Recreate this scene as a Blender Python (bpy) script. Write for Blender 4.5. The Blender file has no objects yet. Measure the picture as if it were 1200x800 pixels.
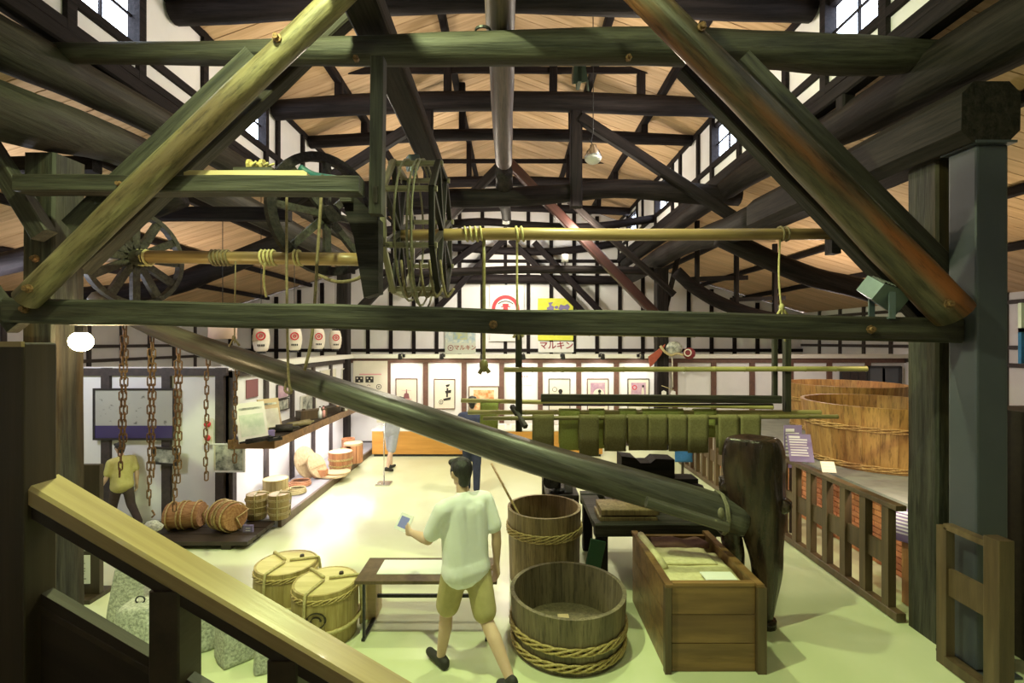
import bpy, bmesh, math, random
from math import sin, cos, pi, radians
from mathutils import Vector, Matrix, noise

random.seed(7)
F, H = 567.0, 2.62                     # focal length in pixels of the 1200x800 frame, eye height in metres
scene = bpy.context.scene
C = scene.collection

# ------------------------------------------------------------------ camera, world, lights, exposure
cam = bpy.data.cameras.new('camera'); cam.sensor_width = 36.0; cam.lens = 36.0 * F / 1200.0
cam.clip_start = 0.05; cam.clip_end = 200
co = bpy.data.objects.new('camera', cam); C.objects.link(co)
co.location = (0, 0, H); co.rotation_euler = (radians(90), 0, 0)
scene.camera = co

world = bpy.data.worlds.new('world'); scene.world = world; world.use_nodes = True
bg = world.node_tree.nodes['Background']; bg.inputs[0].default_value = (0.80, 0.88, 1.0, 1); bg.inputs[1].default_value = 12.0

vs = scene.view_settings
vs.view_transform = 'Standard'; vs.look = 'None'; vs.gamma = 1.0; vs.use_curve_mapping = False; vs.exposure = 0.15

GREEN = (0.83, 1.0, 0.46); WARM = (1.0, 0.80, 0.50); CREAM = (1.0, 0.93, 0.74); COOL = (0.86, 0.88, 1.0)
def light(name, kind, loc, aim, power, color, size=0.1, angle=120, blend=0.6):
    l = bpy.data.lights.new(name, kind); l.energy = power; l.color = color
    if kind == 'AREA':
        l.shape = 'RECTANGLE'; l.size, l.size_y = size if isinstance(size, tuple) else (size, size)
    else:
        l.shadow_soft_size = size
        if kind == 'SPOT': l.spot_size = radians(angle); l.spot_blend = blend
    o = bpy.data.objects.new(name, l); C.objects.link(o); o.location = loc
    if aim is not None:
        o.rotation_euler = (Vector(aim) - Vector(loc)).to_track_quat('-Z', 'Y').to_euler()
    return o
# mercury floods over the near part of the hall, plus two added green fills
light('mercury_flood_and_fill', 'SPOT', (-1.5, 2.3, 6.2), (0.2, 4.6, 0.0), 880, GREEN, 0.07, 150, 0.5)
light('mercury_flood_and_fill', 'SPOT', (0.9, 1.2, 5.9), (0.5, 5.0, 1.8), 150, GREEN, 0.12, 150, 0.7)  # added fill from above the viewer, not a fixture
light('mercury_flood_and_fill', 'SPOT', (-3.0, 1.2, 4.6), (-2.5, 4.4, 3.2), 70, GREEN, 0.10, 120, 0.7)  # added fill for the near side timbers, not a fixture
light('mercury_flood_and_fill', 'SPOT', (0.65, 4.72, 5.08), (1.0, 5.2, 0.0), 280, GREEN, 0.06, 150, 0.5)
# warm floods farther down the hall
light('hall_flood', 'SPOT', (-1.4, 6.9, 5.0), (-1.4, 8.6, 0.0), 400, CREAM, 0.1, 140, 0.8)
light('hall_flood', 'SPOT', (0.9, 7.6, 4.9), (0.6, 10.4, 0.0), 420, CREAM, 0.1, 140, 0.8)
light('hall_flood', 'SPOT', (-0.1, 12.9, 4.6), (0.0, 16.5, 3.0), 380, CREAM, 0.15, 140, 0.8)
# uplights for the ceiling and aisle roofs, added without fixtures
for i, (x, y, z, p) in enumerate([(-2.2, 6.9, 5.9, 80), (1.9, 7.0, 5.9, 95), (-1.8, 10.9, 5.3, 130), (1.6, 11.1, 5.3, 150), (-0.2, 14.4, 5.0, 150), (-2.4, 5.0, 6.0, 30), (2.0, 5.0, 6.0, 30)]):
    light('ceiling_uplight', 'POINT', (x, y, z), None, p * 0.8, (1.0, 0.87, 0.68), 0.12)
for (x, y, z, p) in [(6.6, 6.4, 3.0, 34), (6.4, 9.8, 3.0, 52), (-6.8, 5.4, 3.1, 65), (-6.9, 9.6, 3.0, 70)]:
    light('aisle_uplight', 'SPOT', (x, y, z), (x - 0.2, y + 0.3, 5.5), p * 1.5, WARM if x > 0 else (1.0, 0.84, 0.70), 0.12, 165, 0.6)
# vat and plinth lamps, and fills added to brighten the aisles
light('tub_lamp', 'SPOT', (4.4, 4.9, 3.6), (5.4, 6.8, 1.2), 75, (1.0, 0.72, 0.40), 0.08, 110, 0.6)
light('plinth_lamp', 'SPOT', (3.9, 4.75, 1.5), (4.3, 6.4, 0.35), 45, (1.0, 0.80, 0.62), 0.05, 100, 0.7)
light('aisle_fill', 'POINT', (-6.0, 5.3, 2.9), None, 90, COOL, 0.15)
light('aisle_fill', 'POINT', (6.6, 10.2, 2.9), None, 60, (1.0, 0.86, 0.8), 0.15)

# ------------------------------------------------------------------ helpers
def P(px, py, Y):                       # the point seen at pixel (px, py) at depth Y
    return Vector(((px - 600) / F * Y, Y, H - (py - 400) / F * Y))
def G(px, py, z=0.0):                   # the point seen at pixel (px, py) on a level surface at height z
    return P(px, py, (H - z) * F / (py - 400))
WM = {}
def put(o, M, parent=None):
    WM[o.name] = M
    if parent is not None:
        o.parent = parent; M = WM[parent.name].inverted() @ M
    o.matrix_local = M
    return o
def T(v): return Matrix.Translation(Vector(v))
def RZ(a): return Matrix.Rotation(a, 4, 'Z')
def RX(a): return Matrix.Rotation(a, 4, 'X')
def RY(a): return Matrix.Rotation(a, 4, 'Y')
def obj(name, me, mat=None, parent=None, M=None):
    o = bpy.data.objects.new(name, me); C.objects.link(o)
    if mat is not None and not me.materials: me.materials.append(mat)
    put(o, M if M is not None else Matrix.Identity(4), parent)
    return o
def tag(o, label, cat, group=None):
    o['label'] = label; o['category'] = cat
    if group: o['group'] = group
    return o
def thing(name, label, cat, loc=(0, 0, 0), group=None, M=None):
    o = bpy.data.objects.new(name, None); C.objects.link(o); o.empty_display_size = 0.1
    put(o, M if M is not None else T(loc))
    return tag(o, label, cat, group)
def structure(o): o['kind'] = 'structure'; return o
def children(o): return [c for c in bpy.data.objects if c.parent == o]
def copy_tree(o, M, parent=None):
    c = o.copy(); C.objects.link(c); old = WM[o.name]; put(c, M, parent)
    for ch in children(o):
        copy_tree(ch, M @ old.inverted() @ WM[ch.name], c)
    return c
def mesh(name, v, f, smooth=False):
    me = bpy.data.meshes.new(name); me.from_pydata([tuple(p) for p in v], [], f); me.update()
    if smooth: me.polygons.foreach_set('use_smooth', [True] * len(me.polygons))
    return me
def fixn(me):
    bm = bmesh.new(); bm.from_mesh(me); bmesh.ops.recalc_face_normals(bm, faces=bm.faces); bm.to_mesh(me); bm.free(); return me
class MB:                                # collects simple solids into one mesh
    def __init__(s): s.v = []; s.f = []
    def add(s, v, f, M=None):
        b = len(s.v); s.v += [(M @ Vector(p)) if M is not None else Vector(p) for p in v]
        s.f += [[i + b for i in q] for q in f]; return s
    def box(s, c, d, M=None):
        x, y, z = c; a, b, e = d[0] / 2, d[1] / 2, d[2] / 2
        v = [(x + i * a, y + j * b, z + k * e) for i in (-1, 1) for j in (-1, 1) for k in (-1, 1)]
        return s.add(v, [(0, 1, 3, 2), (4, 6, 7, 5), (0, 4, 5, 1), (2, 3, 7, 6), (0, 2, 6, 4), (1, 5, 7, 3)], M)
    def bar(s, p0, p1, w, h=None):
        h = h or w; p0, p1 = Vector(p0), Vector(p1)
        M, L = frame(p0, p1); return s.box((L / 2, 0, 0), (L, w, h), M)
    def tube(s, pts, r, n=6, closed=False, cap=True):
        v, f = tube_data(pts, r, n, closed, cap); return s.add(v, f)
    def lathe(s, prof, n=24, M=None, close=False):
        v, f = lathe_data(prof, n, close); return s.add(v, f, M)
    def sphere(s, c, r, n=12, m=8):
        r = r if isinstance(r, (tuple, list)) else (r, r, r)
        prof = [(sin(pi * i / m), -cos(pi * i / m)) for i in range(m + 1)]
        v, f = lathe_data(prof, n, False); M = T(c) @ Matrix.Diagonal((r[0], r[1], r[2], 1)); return s.add(v, f, M)
    def prism(s, poly, t, M=None):       # polygon in XZ, thickness t along Y
        n = len(poly); v = [(x, -t / 2, z) for x, z in poly] + [(x, t / 2, z) for x, z in poly]
        f = [list(range(n)), list(range(2 * n - 1, n - 1, -1))] + [(i, i + n, (i + 1) % n + n, (i + 1) % n) for i in range(n)]
        return s.add(v, f, M)
    def mesh(s, name, smooth=False, fix=True):
        me = mesh(name, s.v, s.f, smooth); return fixn(me) if fix else me
def frame(p0, p1):                       # matrix with local X from p0 to p1
    p0, p1 = Vector(p0), Vector(p1); d = p1 - p0; L = d.length; x = d / L
    up = Vector((0, 0, 1)) if abs(x.z) < 0.94 else Vector((0, 1, 0))
    y = up.cross(x).normalized(); z = x.cross(y)
    M = Matrix((x, y, z)).transposed().to_4x4(); M.translation = p0
    return M, L
def smooth_path(pts, k=4):
    pts = [Vector(p) for p in pts]
    if len(pts) < 3: return pts
    q = [pts[0] * 2 - pts[1]] + pts + [pts[-1] * 2 - pts[-2]]; out = []
    for i in range(1, len(q) - 2):
        a, b, c, d = q[i - 1], q[i], q[i + 1], q[i + 2]
        for j in range(k):
            t = j / k
            out.append(0.5 * ((2 * b) + (c - a) * t + (2 * a - 5 * b + 4 * c - d) * t * t + (3 * b - a - 3 * c + d) * t ** 3))
    return out + [pts[-1]]
def tube_data(pts, r, n=6, closed=False, cap=True, wob=0.0, seed=0):
    pts = [Vector(p) for p in pts]; m = len(pts); v = []; f = []
    rr = r if isinstance(r, (list, tuple)) else [r] * m
    up = None
    for i, p in enumerate(pts):
        if closed: t = pts[(i + 1) % m] - pts[i - 1]
        else: t = pts[min(i + 1, m - 1)] - pts[max(i - 1, 0)]
        t = t.normalized() if t.length > 1e-9 else Vector((1, 0, 0))
        if up is None: up = Vector((0, 0, 1)) if abs(t.z) < 0.9 else Vector((0, 1, 0))
        y = up.cross(t); y = y.normalized() if y.length > 1e-6 else t.orthogonal().normalized()
        z = t.cross(y); up = z
        for k in range(n):
            a = 2 * pi * k / n; q = rr[i]
            if wob: q *= 1 + wob * noise.noise(Vector((i * 0.35 + seed * 9.1, cos(a) * 0.9, sin(a) * 0.9)))
            v.append(p + y * (cos(a) * q) + z * (sin(a) * q))
    for i in range(m if closed else m - 1):
        j = (i + 1) % m
        for k in range(n): f.append((i * n + k, i * n + (k + 1) % n, j * n + (k + 1) % n, j * n + k))
    if cap and not closed:
        f.append(list(range(n - 1, -1, -1))); f.append([(m - 1) * n + k for k in range(n)])
    return v, f
def lathe_data(prof, n=24, close=False):
    v = [(r * cos(2 * pi * k / n), r * sin(2 * pi * k / n), z) for r, z in prof for k in range(n)]; f = []; m = len(prof)
    for i in range(m if close else m - 1):
        j = (i + 1) % m
        for k in range(n): f.append((i * n + k, i * n + (k + 1) % n, j * n + (k + 1) % n, j * n + k))
    if not close:
        if prof[0][0] > 1e-6: f.append(list(range(n - 1, -1, -1)))
        if prof[-1][0] > 1e-6: f.append([(m - 1) * n + k for k in range(n)])
    return v, f
def beam(name, p0, p1, w, h, mat, parent=None, ch=0.12, wob=0.006, roll=0.0):
    """A hewn timber from p0 to p1: chamfered section, slightly uneven, local X along it."""
    M, L = frame(p0, p1); M = M @ RX(roll)
    c = min(w, h) * ch; a, b = w / 2, h / 2
    prof = [(-a + c, -b), (a - c, -b), (a, -b + c), (a, b - c), (a - c, b), (-a + c, b), (-a, b - c), (-a, -b + c)]
    m = max(2, int(L / 0.5) + 1); sd = random.random() * 50; v = []; f = []
    for i in range(m):
        x = L * i / (m - 1)
        dy = wob * noise.noise(Vector((x * 1.3, sd, 0))) * 2; dz = wob * noise.noise(Vector((x * 1.3, sd, 9))) * 2
        s = 1 + wob * 4 * noise.noise(Vector((x * 1.1, sd, 20)))
        v += [(x, y * s + dy, z * s + dz) for y, z in prof]
    for i in range(m - 1):
        for k in range(8): f.append((i * 8 + k, i * 8 + (k + 1) % 8, (i + 1) * 8 + (k + 1) % 8, (i + 1) * 8 + k))
    f.append(list(range(7, -1, -1))); f.append([(m - 1) * 8 + k for k in range(8)])
    return obj(name, fixn(mesh(name, v, f)), mat, parent, M)
def log(name, pts, radii, mat, parent=None, n=14, wob=0.10, k=6):
    """A round crooked trunk through world points."""
    pts = [Vector(p) for p in pts]; M, L = frame(pts[0], pts[-1]); Mi = M.inverted()
    loc = smooth_path([Mi @ p for p in pts], k)
    if not isinstance(radii, (list, tuple)): radii = [radii] * len(pts)
    rr = [q.x for q in smooth_path([Vector((r, 0, 0)) for r in radii], k)] if len(pts) > 2 else list(radii)
    v, f = tube_data(loc, rr, n, wob=wob, seed=random.random() * 30)
    me = fixn(mesh(name, v, f, True))
    return obj(name, me, mat, parent, M)
def tubeobj(name, pts, r, mat, parent=None, n=6, k=4, closed=False):
    q = smooth_path(pts, k) if k > 1 else pts
    v, f = tube_data(q, r, n, closed); return obj(name, fixn(mesh(name, v, f, True)), mat, parent)
def boxobj(name, c, d, mat, parent=None, M=None, bev=0.0):
    b = MB().box((0, 0, 0), d); me = b.mesh(name)
    if bev:
        bm = bmesh.new(); bm.from_mesh(me); bmesh.ops.bevel(bm, geom=bm.edges[:], offset=bev, segments=2, affect='EDGES', profile=0.6); bm.to_mesh(me); bm.free()
    return obj(name, me, mat, parent, (T(c) if M is None else M @ T(c)))
def modmesh(me, *mods):                  # mesh after modifiers (type, settings)
    o = bpy.data.objects.new('temporary', me); C.objects.link(o)
    for kind, kw in mods:
        m = o.modifiers.new(kind, kind)
        for a, b in kw.items(): setattr(m, a, b)
    dg = bpy.context.evaluated_depsgraph_get(); r = bpy.data.meshes.new_from_object(o.evaluated_get(dg))
    bpy.data.objects.remove(o); return r
def textmesh(s, size, ext=0.002):
    cu = bpy.data.curves.new('lettering', 'FONT'); cu.body = s; cu.size = size; cu.extrude = ext; cu.align_x = 'CENTER'; cu.align_y = 'CENTER'
    cu.offset = size * 0.018
    o = bpy.data.objects.new('temporary', cu); C.objects.link(o)
    dg = bpy.context.evaluated_depsgraph_get(); r = bpy.data.meshes.new_from_object(o.evaluated_get(dg))
    bpy.data.objects.remove(o); return r

# ------------------------------------------------------------------ materials
MATS = {}
def nmat(name, c1, c2=None, scale=(6, 6, 6), rough=0.6, bump=0.0, metal=0.0, vary=0.0, c3=None, detail=5, lo=0.35, hi=0.65, spec=0.5, coat=0.0, bscale=None):
    m = bpy.data.materials.new(name); m.use_nodes = True; nt = m.node_tree; N = nt.nodes; L = nt.links
    b = N['Principled BSDF']; b.inputs['Roughness'].default_value = rough; b.inputs['Metallic'].default_value = metal
    b.inputs['Specular IOR Level'].default_value = spec; b.inputs['Coat Weight'].default_value = coat
    tc = N.new('ShaderNodeTexCoord'); mp = N.new('ShaderNodeMapping'); mp.inputs['Scale'].default_value = scale
    oi = N.new('ShaderNodeObjectInfo'); sc = N.new('ShaderNodeVectorMath'); sc.operation = 'SCALE'; sc.inputs[0].default_value = (37, 23, 51)
    L.new(oi.outputs['Random'], sc.inputs['Scale']); L.new(sc.outputs[0], mp.inputs['Location'])
    L.new(tc.outputs['Object'], mp.inputs['Vector'])
    no = N.new('ShaderNodeTexNoise'); no.inputs['Scale'].default_value = 1.0; no.inputs['Detail'].default_value = detail; no.inputs['Roughness'].default_value = 0.6
    L.new(mp.outputs[0], no.inputs['Vector'])
    cr = N.new('ShaderNodeValToRGB'); e = cr.color_ramp.elements
    e[0].position = lo; e[0].color = (*c1, 1); e[1].position = hi; e[1].color = (*(c2 or c1), 1)
    L.new(no.outputs['Fac'], cr.inputs['Fac']); col = cr.outputs[0]
    if c3 is not None:                   # large patches of a third colour (wear, stain)
        n2 = N.new('ShaderNodeTexNoise'); n2.inputs['Scale'].default_value = 0.30; n2.inputs['Detail'].default_value = 3
        L.new(mp.outputs[0], n2.inputs['Vector'])
        r2 = N.new('ShaderNodeValToRGB'); r2.color_ramp.elements[0].position = 0.48; r2.color_ramp.elements[1].position = 0.66
        L.new(n2.outputs['Fac'], r2.inputs['Fac'])
        mx = N.new('ShaderNodeMix'); mx.data_type = 'RGBA'; L.new(r2.outputs[0], mx.inputs['Factor']); L.new(col, mx.inputs[6]); mx.inputs[7].default_value = (*c3, 1); col = mx.outputs[2]
    if bump >= 0.3 and rough <= 0.7:     # drying cracks and dirty grain lines
        mp2 = N.new('ShaderNodeVectorMath'); mp2.operation = 'SCALE'; mp2.inputs['Scale'].default_value = 2.3; L.new(mp.outputs[0], mp2.inputs[0])
        n3 = N.new('ShaderNodeTexNoise'); n3.inputs['Scale'].default_value = 1.0; n3.inputs['Detail'].default_value = 6; n3.inputs['Roughness'].default_value = 0.7; L.new(mp2.outputs[0], n3.inputs['Vector'])
        r3 = N.new('ShaderNodeValToRGB'); r3.color_ramp.elements[0].position = 0.50; r3.color_ramp.elements[0].color = (1, 1, 1, 1); r3.color_ramp.elements[1].position = 0.66; r3.color_ramp.elements[1].color = (0.35, 0.33, 0.32, 1)
        L.new(n3.outputs['Fac'], r3.inputs['Fac']); m3 = N.new('ShaderNodeMix'); m3.data_type = 'RGBA'; m3.blend_type = 'MULTIPLY'; m3.inputs['Factor'].default_value = 0.9
        L.new(col, m3.inputs[6]); L.new(r3.outputs[0], m3.inputs[7]); col = m3.outputs[2]
    if vary:
        hs = N.new('ShaderNodeHueSaturation'); mr = N.new('ShaderNodeMapRange'); mr.inputs['To Min'].default_value = 1 - vary; mr.inputs['To Max'].default_value = 1 + vary
        L.new(oi.outputs['Random'], mr.inputs['Value']); L.new(mr.outputs[0], hs.inputs['Value']); L.new(col, hs.inputs['Color']); col = hs.outputs[0]
    L.new(col, b.inputs['Base Color'])
    if bump:
        bp = N.new('ShaderNodeBump'); bp.inputs['Strength'].default_value = bump; bp.inputs['Distance'].default_value = 0.02
        L.new(no.outputs['Fac'], bp.inputs['Height']); L.new(bp.outputs[0], b.inputs['Normal'])
    MATS[name] = m; return m
def emat(name, col, strength):
    m = bpy.data.materials.new(name); m.use_nodes = True; nt = m.node_tree; nt.nodes.clear()
    e = nt.nodes.new('ShaderNodeEmission'); e.inputs[0].default_value = (*col, 1); e.inputs[1].default_value = strength
    o = nt.nodes.new('ShaderNodeOutputMaterial'); nt.links.new(e.outputs[0], o.inputs[0]); return m
W = (1.2, 22, 22)
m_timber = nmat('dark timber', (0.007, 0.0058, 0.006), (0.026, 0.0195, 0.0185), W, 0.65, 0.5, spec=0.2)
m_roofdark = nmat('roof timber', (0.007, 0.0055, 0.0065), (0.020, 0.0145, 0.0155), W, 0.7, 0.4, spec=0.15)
m_near = nmat('lit weathered timber', (0.016, 0.015, 0.0125), (0.070, 0.064, 0.050), W, 0.6, 0.6, c3=(0.026, 0.019, 0.015), spec=0.35, lo=0.32, hi=0.72)  # lamplight on the near timbers is put into this lighter tone
m_pole = nmat('pale barked pole', (0.085, 0.068, 0.040), (0.22, 0.18, 0.10), (2.2, 16, 16), 0.5, 0.5, c3=(0.10, 0.065, 0.035), spec=0.35)
m_red = nmat('red brown trunk', (0.030, 0.024, 0.017), (0.095, 0.072, 0.046), (1.4, 14, 14), 0.45, 0.5, c3=(0.20, 0.062, 0.020), spec=0.35)
m_redpole = nmat('red lacquered pole', (0.028, 0.009, 0.008), (0.060, 0.019, 0.015), W, 0.45, 0.2)
m_lever = nmat('polished lever wood', (0.045, 0.042, 0.036), (0.105, 0.098, 0.080), (0.9, 20, 20), 0.36, 0.3, c3=(0.065, 0.045, 0.034))
m_column = nmat('old column wood', (0.016, 0.015, 0.013), (0.056, 0.053, 0.042), (1.2, 16, 16), 0.6, 0.6, c3=(0.055, 0.036, 0.018), spec=0.35)
m_stump = nmat('gnarled trunk wood', (0.014, 0.009, 0.008), (0.085, 0.056, 0.030), (7, 7, 1.3), 0.27, 0.8, c3=(0.030, 0.012, 0.011), lo=0.38, hi=0.72)
m_rail = nmat('varnished rail wood', (0.30, 0.215, 0.10), (0.42, 0.315, 0.15), (1.0, 30, 30), 0.28, 0.06, coat=0.3)
m_raildark = nmat('dark stair wood', (0.022, 0.014, 0.010), (0.036, 0.024, 0.016), (2, 20, 20), 0.5, 0.1)
m_newel = nmat('brown newel wood', (0.036, 0.025, 0.015), (0.060, 0.042, 0.025), (20, 20, 1.2), 0.45, 0.1)
m_fence = nmat('brown fence wood', (0.075, 0.047, 0.026), (0.125, 0.080, 0.044), (18, 18, 1.4), 0.45, 0.1, vary=0.15)
m_box = nmat('oiled box wood', (0.15, 0.078, 0.030), (0.27, 0.15, 0.060), (1.5, 14, 14), 0.38, 0.2, c3=(0.12, 0.06, 0.028), vary=0.12)
m_stave = nmat('tub stave wood', (0.19, 0.135, 0.062), (0.34, 0.25, 0.125), (22, 22, 1.4), 0.55, 0.3, vary=0.22)
m_stavedk = nmat('grey tub stave wood', (0.13, 0.105, 0.065), (0.22, 0.175, 0.105), (22, 22, 1.4), 0.6, 0.3, vary=0.18)
m_stavebig = nmat('orange vat stave wood', (0.30, 0.155, 0.045), (0.52, 0.30, 0.10), (10, 10, 1.0), 0.55, 0.3, vary=0.2, c3=(0.36, 0.17, 0.05))
m_keg = nmat('keg wood', (0.30, 0.22, 0.075), (0.46, 0.36, 0.15), (24, 24, 2), 0.5, 0.25, vary=0.15)
m_lid = nmat('pale cedar lid', (0.46, 0.34, 0.19), (0.58, 0.45, 0.27), (2, 18, 18), 0.55, 0.1)
m_keglid = nmat('yellow keg lid wood', (0.56, 0.47, 0.22), (0.68, 0.58, 0.30), (2, 18, 18), 0.55, 0.15)
m_redcedar = nmat('red cedar', (0.40, 0.17, 0.08), (0.56, 0.27, 0.13), (16, 16, 2), 0.5, 0.15, vary=0.15)
m_straw = nmat('woven straw', (0.28, 0.13, 0.045), (0.46, 0.26, 0.10), (6, 40, 40), 0.8, 0.6)
m_rope = nmat('straw rope', (0.40, 0.33, 0.15), (0.56, 0.48, 0.25), (40, 40, 40), 0.8, 0.4)
m_hoop = nmat('bamboo hoop', (0.40, 0.29, 0.10), (0.60, 0.47, 0.20), (30, 30, 30), 0.5, 0.3)
m_ropelash = nmat('grey lashing rope', (0.13, 0.12, 0.08), (0.20, 0.18, 0.12), (40, 40, 40), 0.8, 0.4)
m_drum = nmat('worn drum wood', (0.13, 0.11, 0.07), (0.22, 0.19, 0.125), W, 0.55, 0.3)
m_vathoop = nmat('vat hoop bamboo', (0.42, 0.24, 0.08), (0.58, 0.36, 0.14), (30, 30, 30), 0.5, 0.3)
m_ropedk = nmat('old brown rope', (0.12, 0.085, 0.05), (0.20, 0.15, 0.085), (40, 40, 40), 0.8, 0.4)
m_bamboo = nmat('green-gold bamboo', (0.33, 0.28, 0.11), (0.46, 0.40, 0.17), (1.2, 14, 14), 0.35, 0.05)
m_bamboodk = nmat('smoked bamboo', (0.17, 0.14, 0.06), (0.27, 0.225, 0.10), (1.2, 14, 14), 0.4, 0.1)
m_axle = nmat('worn axle pole', (0.26, 0.16, 0.065), (0.40, 0.27, 0.12), (0.9, 18, 18), 0.4, 0.15, c3=(0.10, 0.06, 0.035))
m_steel = nmat('slate painted steel', (0.050, 0.054, 0.072), (0.058, 0.062, 0.082), (3, 3, 3), 0.42, 0.0)
m_iron = nmat('rusty iron', (0.10, 0.055, 0.03), (0.28, 0.15, 0.07), (50, 50, 50), 0.6, 0.3, metal=0.5)
m_black = nmat('black iron', (0.02, 0.02, 0.022), (0.045, 0.045, 0.05), (30, 30, 30), 0.4, 0.2, metal=0.5)
m_lampgrey = nmat('grey lamp metal', (0.10, 0.13, 0.15), (0.13, 0.16, 0.18), (8, 8, 8), 0.4, 0.0, metal=0.3)
m_white = nmat('white enamel', (0.80, 0.80, 0.78), None, (3, 3, 3), 0.4)
m_chrome = nmat('spun aluminium', (0.6, 0.6, 0.6), None, (3, 3, 3), 0.25, metal=1.0)
m_stone = nmat('grey granite', (0.28, 0.29, 0.26), (0.62, 0.63, 0.58), (46, 46, 46), 0.85, 0.7, detail=8)
m_floor = nmat('pale cream vinyl floor', (0.63, 0.67, 0.44), (0.67, 0.71, 0.48), (1.2, 1.2, 1.2), 0.22, 0.0)
m_plaster = nmat('white plaster', (0.80, 0.785, 0.80), (0.84, 0.825, 0.835), (2.5, 2.5, 2.5), 0.9, 0.05)
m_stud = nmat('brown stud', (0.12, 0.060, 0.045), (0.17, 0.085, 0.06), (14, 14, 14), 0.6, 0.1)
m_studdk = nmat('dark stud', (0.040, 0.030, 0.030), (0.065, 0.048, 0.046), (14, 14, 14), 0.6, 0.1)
m_board = nmat('cedar roof board', (0.52, 0.335, 0.185), (0.68, 0.475, 0.285), (0.8, 16, 16), 0.6, 0.1, vary=0.10)
m_shell = nmat('roof sheathing', (0.16, 0.10, 0.06), (0.2, 0.13, 0.08), (3, 3, 3), 0.9)
m_ledge = nmat('cream ledge paint', (0.74, 0.73, 0.66), None, (3, 3, 3), 0.6)
m_counter = nmat('orange veneer', (0.50, 0.235, 0.045), (0.60, 0.30, 0.065), (1.5, 1.5, 14), 0.4, 0.0)
m_canvas = nmat('canvas cloth', (0.56, 0.50, 0.29), (0.68, 0.62, 0.38), (18, 18, 18), 0.9, 0.4)
m_olive = nmat('olive dyed cloth', (0.34, 0.37, 0.11), (0.42, 0.45, 0.15), (60, 60, 60), 0.95, 0.3)
m_oliveb = nmat('brown dyed cloth', (0.17, 0.145, 0.065), (0.23, 0.20, 0.095), (60, 60, 60), 0.95, 0.3)
m_paper = nmat('white paper', (0.80, 0.80, 0.78), None, (3, 3, 3), 0.7)
m_cream = nmat('cream paper', (0.74, 0.70, 0.58), (0.78, 0.74, 0.62), (5, 5, 5), 0.8)
m_purple = nmat('purple card', (0.22, 0.17, 0.36), (0.25, 0.195, 0.40), (4, 4, 4), 0.6)
m_ink = nmat('black ink', (0.025, 0.022, 0.02), None, (3, 3, 3), 0.7)
m_redink = nmat('red ink', (0.58, 0.035, 0.05), None, (3, 3, 3), 0.6)
m_maroon = nmat('maroon ink', (0.30, 0.03, 0.055), None, (3, 3, 3), 0.6)
m_pinkink = nmat('faded red ink', (0.74, 0.36, 0.38), None, (3, 3, 3), 0.7)
m_greyink = nmat('pale violet ink', (0.72, 0.70, 0.80), None, (3, 3, 3), 0.7)
m_yellow = nmat('yellow poster paper', (0.72, 0.74, 0.05), (0.78, 0.80, 0.10), (8, 8, 8), 0.7)
m_violet = nmat('violet ink', (0.24, 0.20, 0.40), None, (3, 3, 3), 0.7)
m_navyband = nmat('dark violet band', (0.07, 0.055, 0.15), None, (3, 3, 3), 0.1)
m_blueprint = nmat('mottled blue print', (0.30, 0.42, 0.50), (0.62, 0.64, 0.50), (9, 9, 9), 0.7)
m_photo = nmat('grey photograph', (0.10, 0.11, 0.09), (0.66, 0.68, 0.58), (9, 9, 9), 0.35, detail=8)
m_mapprint = nmat('grey map print', (0.10, 0.10, 0.09), (0.46, 0.46, 0.42), (9, 9, 12), 0.05, detail=9, lo=0.30, hi=0.40)
m_orangeprint = nmat('ochre print', (0.62, 0.24, 0.07), (0.80, 0.62, 0.36), (10, 10, 10), 0.6, detail=8)
m_pinkprint = nmat('mauve print', (0.42, 0.25, 0.36), (0.60, 0.42, 0.48), (9, 9, 9), 0.6)
m_maroonp = nmat('maroon notice', (0.24, 0.09, 0.10), None, (3, 3, 3), 0.6)
m_frame = nmat('thin brown frame', (0.14, 0.06, 0.045), None, (9, 9, 9), 0.4)
m_framedk = nmat('black frame', (0.03, 0.025, 0.025), None, (9, 9, 9), 0.4)
m_bluecloth = nmat('blue cloth', (0.03, 0.13, 0.34), (0.04, 0.17, 0.42), (30, 30, 30), 0.9, 0.2)
m_brick = nmat('red brick', (0.56, 0.20, 0.09), (0.70, 0.30, 0.16), (16, 16, 16), 0.85, 0.4, vary=0.2)
m_mortar = nmat('mortar', (0.62, 0.55, 0.48), None, (20, 20, 20), 0.9, 0.3)
m_concrete = nmat('grey slab', (0.24, 0.24, 0.23), (0.30, 0.30, 0.29), (6, 6, 6), 0.7, 0.1)
m_skin = nmat('skin', (0.60, 0.40, 0.29), (0.64, 0.44, 0.33), (8, 8, 8), 0.55)
m_hair = nmat('black hair', (0.014, 0.013, 0.014), (0.03, 0.028, 0.028), (60, 60, 8), 0.5, 0.5)
m_shirt = nmat('white cotton', (0.80, 0.81, 0.84), (0.84, 0.85, 0.88), (6, 6, 6), 0.9, 0.3)
m_khaki = nmat('khaki cotton', (0.42, 0.36, 0.17), (0.48, 0.41, 0.20), (12, 12, 12), 0.9, 0.3)
m_navy = nmat('navy cotton', (0.025, 0.03, 0.065), (0.035, 0.042, 0.085), (12, 12, 12), 0.9, 0.3)
m_grey = nmat('grey cotton', (0.30, 0.31, 0.35), (0.35, 0.36, 0.40), (12, 12, 12), 0.9, 0.3)
m_yellowcloth = nmat('dull yellow cotton', (0.44, 0.40, 0.13), (0.50, 0.46, 0.17), (12, 12, 12), 0.9, 0.3)
m_browncloth = nmat('dark brown cotton', (0.055, 0.04, 0.03), (0.07, 0.05, 0.04), (12, 12, 12), 0.9, 0.3)
m_lantern = nmat('lantern paper', (0.72, 0.66, 0.56), (0.78, 0.72, 0.62), (4, 4, 30), 0.8, 0.2)
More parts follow.
